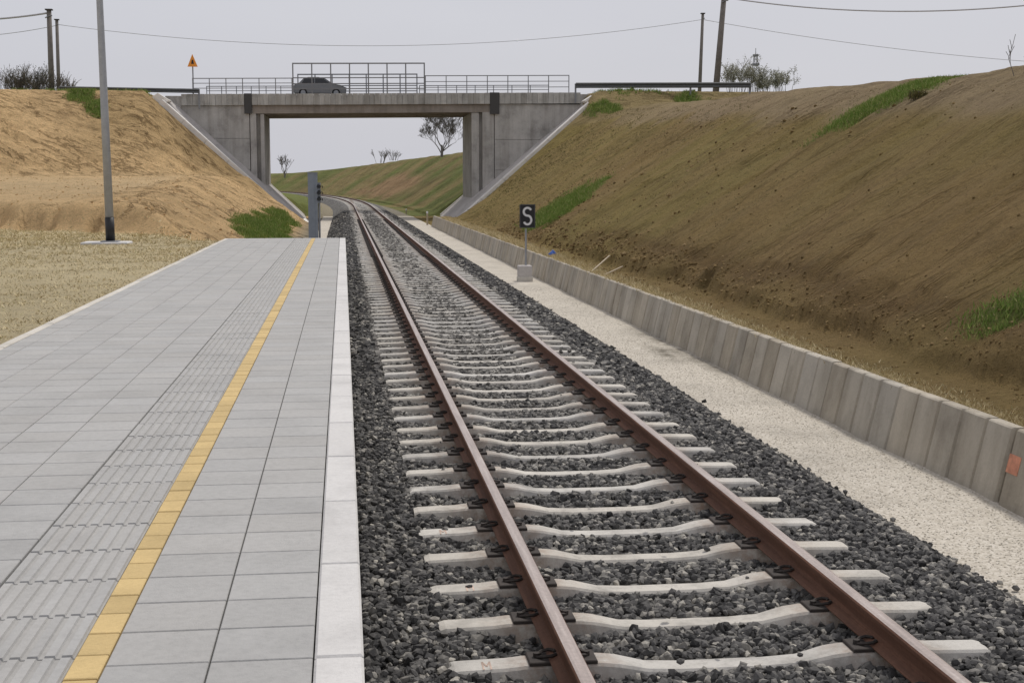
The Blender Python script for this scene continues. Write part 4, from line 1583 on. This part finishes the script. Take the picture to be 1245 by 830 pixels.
def wire(p0, p1, sag, r, label):
    p0 = Vector(p0); p1 = Vector(p1)
    pts = []
    for i in range(41):
        t = i / 40
        q = p0.lerp(p1, t); q.z -= sag * 4 * t * (1 - t)
        pts.append(q)
    o_ = MB().tube(pts, r, 5).thing("overhead_wire", M['wire'], tuple(p0.lerp(p1, .5)), True)
    tag(o_, label, "wire", "overhead wires")


def Q(px, py, Y):
    return at(px, py, Y)


wire(Q(69.5, 30, 150), Q(854, 24, 150), 2.5, .028, "long sagging wire spanning the sky above the bridge")
wire(Q(854, 24, 150), Q(1330, 80, 150), .7, .03, "wire running down from the thinner right pole towards the brown hill")
wire(Q(69.5, 31, 150), Q(-70, 46, 150), .3, .032, "lower wire left of the two left poles")
wire(Q(58, 16, 126), Q(-70, 25, 126), .2, .085, "thick upper cable leaving the left pole for the photo's left edge")
wire(Q(880, -3, 120), Q(1330, -3, 105), 1.15, .06, "thick cable sagging along the photo's top edge at right")


# ------------------------------------------------------------------ trees and shrubs
def grow(mb, p, d, length, r, depth, rnd, spread=.5, minr=.006, tips=None, up=.15):
    steps = 3
    pts = [p.copy()]; rad = [r]
    q = p.copy(); dd = d.copy()
    for i in range(steps):
        dd = (dd + Vector((rnd.uniform(-1, 1), rnd.uniform(-1, 1), rnd.uniform(-.4, .9))) * .14).normalized()
        q = q + dd * length / steps
        pts.append(q.copy()); rad.append(max(minr, r * (1 - .4 * (i + 1) / steps)))
    mb.tube(pts, rad, 5 if depth > 2 else 3, cap=False)
    if tips is not None and depth <= 1:
        tips += pts[1:]
    if depth == 0:
        return
    kids = rnd.randint(2, 4)
    for i in range(kids):
        ax = Vector((rnd.uniform(-1, 1), rnd.uniform(-1, 1), rnd.uniform(-.2, 1) * up * 4)).normalized()
        nd = (dd * (1 - spread * rnd.uniform(.6, 1.1)) + ax * spread).normalized()
        st_ = pts[rnd.choice([2, 3, 3])] if depth > 1 else pts[rnd.choice([1, 2, 3])]
        grow(mb, st_, nd, length * rnd.uniform(.58, .85), max(minr, rad[-1] * rnd.uniform(.6, .85)), depth - 1, rnd, spread, minr, tips, up)


def leaf_cloud(tips, size, per, rnd):
    V = []; F = []
    for t in tips:
        for k in range(per):
            c_ = t + Vector((rnd.gauss(0, 1), rnd.gauss(0, 1), rnd.gauss(0, 1))) * size * 1.6
            a = Vector((rnd.uniform(-1, 1), rnd.uniform(-1, 1), rnd.uniform(-1, 1))).normalized() * size
            b2 = Vector((rnd.uniform(-1, 1), rnd.uniform(-1, 1), rnd.uniform(-1, 1))).normalized() * size * .6
            i = len(V)
            V += [c_ - a, c_ + b2, c_ + a, c_ - b2]; F.append((i, i + 1, i + 2, i + 3))
    mb = MB(); mb.v = [tuple(v_) for v_ in V]; mb.f = F; mb.mi = [0] * len(F)
    return mb


def bare_tree(x, y, h, seed, label, minr, depth=5, name="bare_tree", group=None, z=None, leafper=0, wide=.62):
    rnd = random.Random(seed)
    z = gz(x, y) - .1 if z is None else z
    root = empty(name, (x, y, z), label, "tree", group)
    mb = MB(); mb.tube([(x, y, z), (x + .05, y, z + h * .12), (x, y, z + h * .24)], [h * .03, h * .024, h * .02], 8)
    mb.build("trunk", M['bark'], root)
    cr = MB(); tips = []
    for k in range(5):
        a = k * 1.257 + rnd.uniform(-.4, .4)
        grow(cr, Vector((x, y, z + h * rnd.uniform(.03, .2))), Vector((math.cos(a) * wide, math.sin(a) * .5, 1)).normalized(), h * .26, h * .014, depth, rnd, .5, minr, tips)
    cro = cr.build("crown", M['bark'], root, fix=False)
    if leafper:
        leaf_cloud(tips[::2], minr * 2.6, leafper, rnd).build("buds", M['leaf'], root, fix=False)


def shrub(x, y, h, w, seed, label, mat, minr, dens=14, name="shrub", leafsize=.06, per=5, group="shrubs on the crest", z=None):
    rnd = random.Random(seed)
    z = gz(x, y) - .1 if z is None else z
    root = empty(name, (x, y, z), label, "shrub", group)
    cr = MB(); tips = []
    for k in range(dens):
        a = rnd.uniform(0, 6.28); rr = rnd.uniform(0, 1) ** .5 * w * .35
        grow(cr, Vector((x + math.cos(a) * rr, y + math.sin(a) * rr * .6, z)), Vector((math.cos(a) * .45 * rr / w * 2, math.sin(a) * .3, 1)).normalized(),
             h * rnd.uniform(.3, .5), minr * 1.8, 2, rnd, .45, minr, tips)
    cr.build("stems", M['twig'], root, fix=False)
    if per:
        leaf_cloud(tips, leafsize, per, rnd).build("foliage", mat, root, fix=False)


hx, hy, hzz = hit(536, 188)
hy = 175.0
bare_tree(at(537, 185, hy).x, hy, 6.3, 9, "bare branching tree on the green bank seen under the bridge", .013, 6, z=at(534, 188, hy).z - .3, wide=1.25)
for k, (px, py, hh_, lab) in enumerate(((462, 196, 1.9, "low bare bush on the far bank, left of the bare tree"), (478, 193, 1.5, "smaller bare bush between the low bush and the bare tree"))):
    yy = 230.0; q = at(px, py, yy)
    shrub(q.x, yy, hh_ * 1.3, 2.4, 20 + k, lab, M['twig'], .02, 10, "bare_bush", .05, 0, "bushes on the far bank", z=q.z - .3)
yy = 300.0; q = at(346, 214, yy)
bare_tree(q.x, yy, 6.0, 31, "slim bare sapling far off beside the left bridge pier", .035, 3, "sapling", z=q.z - .4)
for k, (px, py, hh_, ww, lab, mt) in enumerate((
        (12, 108, 1.9, 2.6, "pale bare bush at the photo's left edge on the crest", 'twig'),
        (30, 108, 2.0, 2.6, "dark bush left of the thick utility pole", 'evergreen'),
        (46, 108, 2.1, 2.4, "dark bush right against the thick utility pole", 'evergreen'),
        (76, 108, 1.6, 1.6, "thin bare bush right of the thinner left pole", 'twig'))):
    yy = 117.0; q = at(px, py, yy)
    shrub(q.x, yy, hh_ * 1.5, ww, 40 + k, lab, M[mt], .014, 26, "bush", .055, 2 if mt == 'evergreen' else 0, z=gz(q.x, yy) - .1)
for k, (px, hh_, ww, lab) in enumerate(((893, 2.6, 2.6, "pale leafy bush just right of the thick right pole"), (912, 2.5, 2.4, "tall pale bush below the lattice mast"),
                                        (932, 1.5, 2.0, "low bush between the mast and the hill"), (953, 2.0, 2.2, "rounded pale bush next to the brown hill's edge"))):
    yy = 122.0; q = at(px, 106, yy)
    shrub(q.x, yy, hh_ * 1.2, ww, 60 + k, lab, M['leaf'], .014, 13, "bush", .065, 5, z=q.z - .6)
q = at(1241, 62, 26.5)
shrub(q.x, 26.5, .8, .5, 77, "dry weed stalk on the hill crest at the right edge", M['twig'], .006, 3, "dry_weed", .02, 0, "weeds on the crest", z=gz(q.x, 26.5) - .05)
q = at(1139, 78, 28)
shrub(q.x, 29, .22, .4, 78, "small tuft on the hill's skyline above the green patch", M['weed'], .006, 8, "weed_tuft", .02, 4, "weeds on the crest", z=gz(q.x, 29) - .03)

# lattice mast far behind the bushes
yy = 420.0
b2 = at(918, 104, yy); t2 = at(918, 62, yy)
root = empty("lattice_mast", (b2.x, yy, b2.z), "faint thin lattice mast rising behind the bushes right", "mast")
w = 1.3
mb = MB()
for (sx_, sy_) in ((-1, -1), (1, -1), (1, 1), (-1, 1)):
    MB().bar((b2.x + sx_ * w, yy + sy_ * w, b2.z - 3), (b2.x + sx_ * .4, yy + sy_ * .4, t2.z - 1.2), .16).build("leg", M['galvdark'], root)
nb = 9
for i in range(nb):
    za = b2.z + (t2.z - 1.2 - b2.z) * i / nb; zb = b2.z + (t2.z - 1.2 - b2.z) * (i + 1) / nb
    wa = w + (.4 - w) * i / nb; wb = w + (.4 - w) * (i + 1) / nb
    mb.bar((b2.x - wa, yy - wa, za), (b2.x + wb, yy - wb, zb), .1)
    mb.bar((b2.x + wa, yy - wa, za), (b2.x - wb, yy - wb, zb), .1)
mb.build("bracing", M['galvdark'], root)
MB().tube([(b2.x, yy, t2.z - 1.2), (b2.x, yy, t2.z + .8)], .09, 6).build("antenna", M['galvdark'], root)
for (dz_, hw) in ((-1.4, .75), (-4.2, 1.0)):
    MB().box(b2.x - hw, b2.x + hw, yy - hw, yy + hw, t2.z + dz_ - .3, t2.z + dz_ + .3).build("platform", M['galvdark'], root)


# ------------------------------------------------------------------ grasses
def blades(name, x, y, z, h, w, mat, per=4, lean=.7, kind='stuff', spread=.05):
    n = len(x) * per
    X = np.repeat(x, per) + rng.normal(0, spread, n); Yv = np.repeat(y, per) + rng.normal(0, spread, n); Z = np.repeat(z, per) - .01
    hh_ = np.repeat(h, per) * rng.uniform(.5, 1.15, n)
    a = rng.uniform(0, 2 * np.pi, n); ww = np.repeat(w, per) * rng.uniform(.6, 1.3, n)
    la = rng.uniform(0, 2 * np.pi, n); lm = rng.uniform(.1, 1, n) * lean * hh_
    dx_ = np.cos(a) * ww; dy_ = np.sin(a) * ww
    V = np.stack([np.stack([X - dx_, Yv - dy_, Z], 1), np.stack([X + dx_, Yv + dy_, Z], 1),
                  np.stack([X + np.cos(la) * lm, Yv + np.sin(la) * lm, Z + hh_], 1)], 1).reshape(-1, 3)
    me = np_mesh(name, V, np.arange(n * 3, dtype=np.int32), 3, mat)
    return link(name, me)


# dry grass of the field
n = 36000
x = -2.99 - rng.uniform(0, 1, n) ** 1.1 * 22; y = rng.uniform(1, 47, n)
X_ = x
toe = 37.6 + np.clip((-3.4 - X_) * .95, 0, 7.6)
ok = (y < toe + .6 * rng.standard_normal(n)) & (x > -.32 * y - 4.5)
ok &= (fbm(x * .8, y * .8, 121, 3) + rng.uniform(-.6, .6, n) > -.35)
ok &= ~((np.abs(x - lx) < .65) & (np.abs(y - ly) < .45))
x, y = x[ok], y[ok]
s, o = to_track(x, y)
z = height(s, o)
sz = np.clip(y / 30, .75, 1.3)
tag(blades("dry_grass", x, y, z, .055 * sz, .014 * sz, M['straw'], 5, 2.2, spread=.07), "short pale dry grass covering the field left of the platform", "grass", kind='stuff')

# green patches on the banks
PX = []; PY = []; PS = []
for (cx, cy, rx, ry, an) in GREENS:
    scl = max(.35, cy / 100)
    n = int(min(9000, max(900, rx * ry * 4 * 190 / scl ** 1.4)))
    gx_ = cx + rng.uniform(-1.35, 1.35, n) * rx; gy_ = cy + rng.uniform(-1.35, 1.35, n) * ry
    PX.append(gx_); PY.append(gy_); PS.append(np.full(n, scl))
# weeds along the guard rails and kerbs
for (xa, ya, xb, yb_, n, sc_) in ((19.0, 102.3, 36, 94.5, 700, 1.0), (-23, 102, -13.5, 101.5, 260, .8)):
    t = rng.uniform(0, 1, n)
    PX.append(xa + (xb - xa) * t); PY.append(ya + (yb_ - ya) * t + rng.normal(0, .6, n)); PS.append(np.full(n, sc_) * (1 + .6 * rng.uniform(0, 1, n)))
x = np.concatenate(PX); y = np.concatenate(PY); sz = np.concatenate(PS)
g = green_mask(x, y)
forced = np.zeros(len(x), bool); forced[-960:] = True
ok = (g > rng.uniform(.03, 1.0, len(x))) | (forced & (fbm(x * .5, y * .5, 131, 2) > -.1))
x, y, sz = x[ok], y[ok], sz[ok]
s, o = to_track(x, y); z = height(s, o)
ok = (z > -.7)
x, y, z, sz = x[ok], y[ok], z[ok], sz[ok]
tag(blades("green_grass", x, y, z, .20 * sz, .022 * sz, M['green'], 6, .8, spread=.1), "bright green grass growing in patches on the banks", "grass", kind='stuff')

# thin olive weeds over the brown slope and straw along the top of the wall
n = 26000
s = 9 + 85 * rng.uniform(0, 1, n) ** 1.5; o = WALL_O + .2 + rng.uniform(0, 1, n) * 15
keep = fbm(s * .35, o * .35, 141, 3) + rng.uniform(-.5, .5, n) > .05
s, o = s[keep], o[keep]
z = height(s, o); x, y = to_world(s, o)
sz = np.clip(s / 45, .45, 1.8)
ok = z < crest_right(s) - .2
tag(blades("slope_weeds", x[ok], y[ok], z[ok], .05 * sz[ok], .009 * sz[ok], M['weed'], 4, 1.2, spread=.05), "sparse olive weeds sprouting across the brown slope", "weeds", kind='stuff')
n = 8000
s = 8.5 + 77 * rng.uniform(0, 1, n) ** 1.5; o = WALL_O + .23 + np.abs(rng.normal(0, .12, n))
z = height(s, o); x, y = to_world(s, o)
sz = np.clip(s / 25, .6, 2)
tag(blades("straw_fringe", x, y, z, .085 * sz, .010 * sz, M['straw'], 5, 1.3, spread=.035), "pale straw fringe along the top of the panel wall", "grass", kind='stuff')

# crumbled soil lying on the slopes
M['clodr'] = mat_island('brown clods', [(0, (.11, .072, .03)), (.6, (.22, .15, .062)), (1, (.33, .24, .12))])
M['clodl'] = mat_island('sandy clods', [(0, (.38, .23, .10)), (.6, (.58, .38, .18)), (1, (.72, .52, .29))])
n = 5200
s = 8.5 + 50 * rng.uniform(0, 1, n) ** 1.6
o = np.where(rng.uniform(0, 1, n) < .6, WALL_O + .95 + np.abs(rng.normal(0, .35, n)), WALL_O + .4 + rng.uniform(0, 1, n) ** 2 * 7)
x, y = to_world(s, o)
size = (.008 + .03 * rng.uniform(0, 1, n) ** 3) * np.clip(s / 20, .7, 2)
tag(scatter_rocks("soil_clods", np.stack([x, y, height(s, o) + size * .2], 1), size, M['clodr']), "crumbled brown soil clods scattered over the right slope", "soil", kind='stuff')
n = 4500
s = rng.uniform(38, 98, n); o = -5 - rng.uniform(0, 22, n)
toe_ = 37.6 + np.clip((-3.4 - o - TX) * .95, 0, 7.6)
kp = (s > toe_ + .2)
s, o = s[kp], o[kp]
x, y = to_world(s, o)
size = .012 + .05 * rng.uniform(0, 1, len(s)) ** 4
tag(scatter_rocks("sand_clods", np.stack([x, y, height(s, o) + size * .2], 1), size, M['clodl']), "crumbled sandy clods scattered over the left bank", "soil", kind='stuff')

# ------------------------------------------------------------------ small things lying about
# blue plastic bag on the wall top
hx, hy = TX + WALL_O + .36, 38.2
zb = gz(hx, hy)
bm = bmesh.new(); bmesh.ops.create_icosphere(bm, subdivisions=3, radius=1)
rr = random.Random(5)
for v_ in bm.verts:
    n_ = 1 + .28 * math.sin(v_.co.x * 5 + v_.co.z * 3) * math.cos(v_.co.y * 4) + rr.uniform(-.05, .05)
    top_ = max(0, v_.co.z)
    v_.co = Vector((v_.co.x * .105 * n_ * (1 - .55 * top_), v_.co.y * .09 * n_ * (1 - .55 * top_), .10 + v_.co.z * (.12 if v_.co.z > 0 else .11)))
me = bpy.data.meshes.new("plastic_bag"); bm.to_mesh(me); bm.free(); me.materials.append(M['blue'])
me.polygons.foreach_set("use_smooth", [True] * len(me.polygons))
tag(link("plastic_bag", me, None, (hx, hy, zb - .015)), "crumpled blue plastic bag lying on the wall top right of the S board", "bag")
for k, ((ax, ay), (bx_, by_), lab) in enumerate((((719, 337), (741, 320), "thin pale timber stake on the slope foot, further one"), ((735, 341), (757, 331), "pale timber stake on the slope foot nearest the wall"))):
    p0 = hit(ax, ay - 4); p1 = hit(bx_, by_ - 4)
    a = Vector((p0[0], p0[1], p0[2] + .05)); b2 = Vector((p1[0], p1[1], p1[2] + .06))
    mb = MB(); mb.bar(a, b2, .03, .02)
    o_ = mb.thing("timber_stake", M['stake'], tuple(a))
    tag(o_, lab, "stake", "stakes at the slope foot")
# concrete gutter on the left past the platform
mb = MB()
root = empty("drain_channel", (-2.3, 60, -.7), "pale concrete drain channel left of the track past the platform", "drain")
for i in range(30):
    y0 = 36.6 + i * 2.1
    xg = -2.35
    MB().prism([(xg - .42, -.52), (xg - .34, -.50), (xg - .16, -.70), (xg + .16, -.70), (xg + .30, -.56), (xg + .38, -.58), (xg + .38, -.82), (xg - .42, -.82)], y0, y0 + 2.09).build("channel_section", M['kerbpale'], root)
# small marker posts by the right foot of the bridge
for k, (px, py0, py1, yy, lab) in enumerate(((519.5, 277, 257, 88, "short pale marker post below the right pier"), (494, 262, 254, 122, "tiny white marker post beyond the bridge, right of the rails"))):
    q0 = at(px, py0, yy); q1 = at(px, py1, yy)
    zg = -.72
    root = empty("marker_post", (q0.x, yy, zg), lab, "marker post", "marker posts by the track")
    MB().box(q0.x - .055, q0.x + .055, yy - .05, yy + .05, zg - .1, q1.z - .14).build("shaft", M['stake'], root)
    MB().box(q0.x - .06, q0.x + .06, yy - .055, yy + .055, q1.z - .139, q1.z, ch=.02).build("cap", M['white'], root)
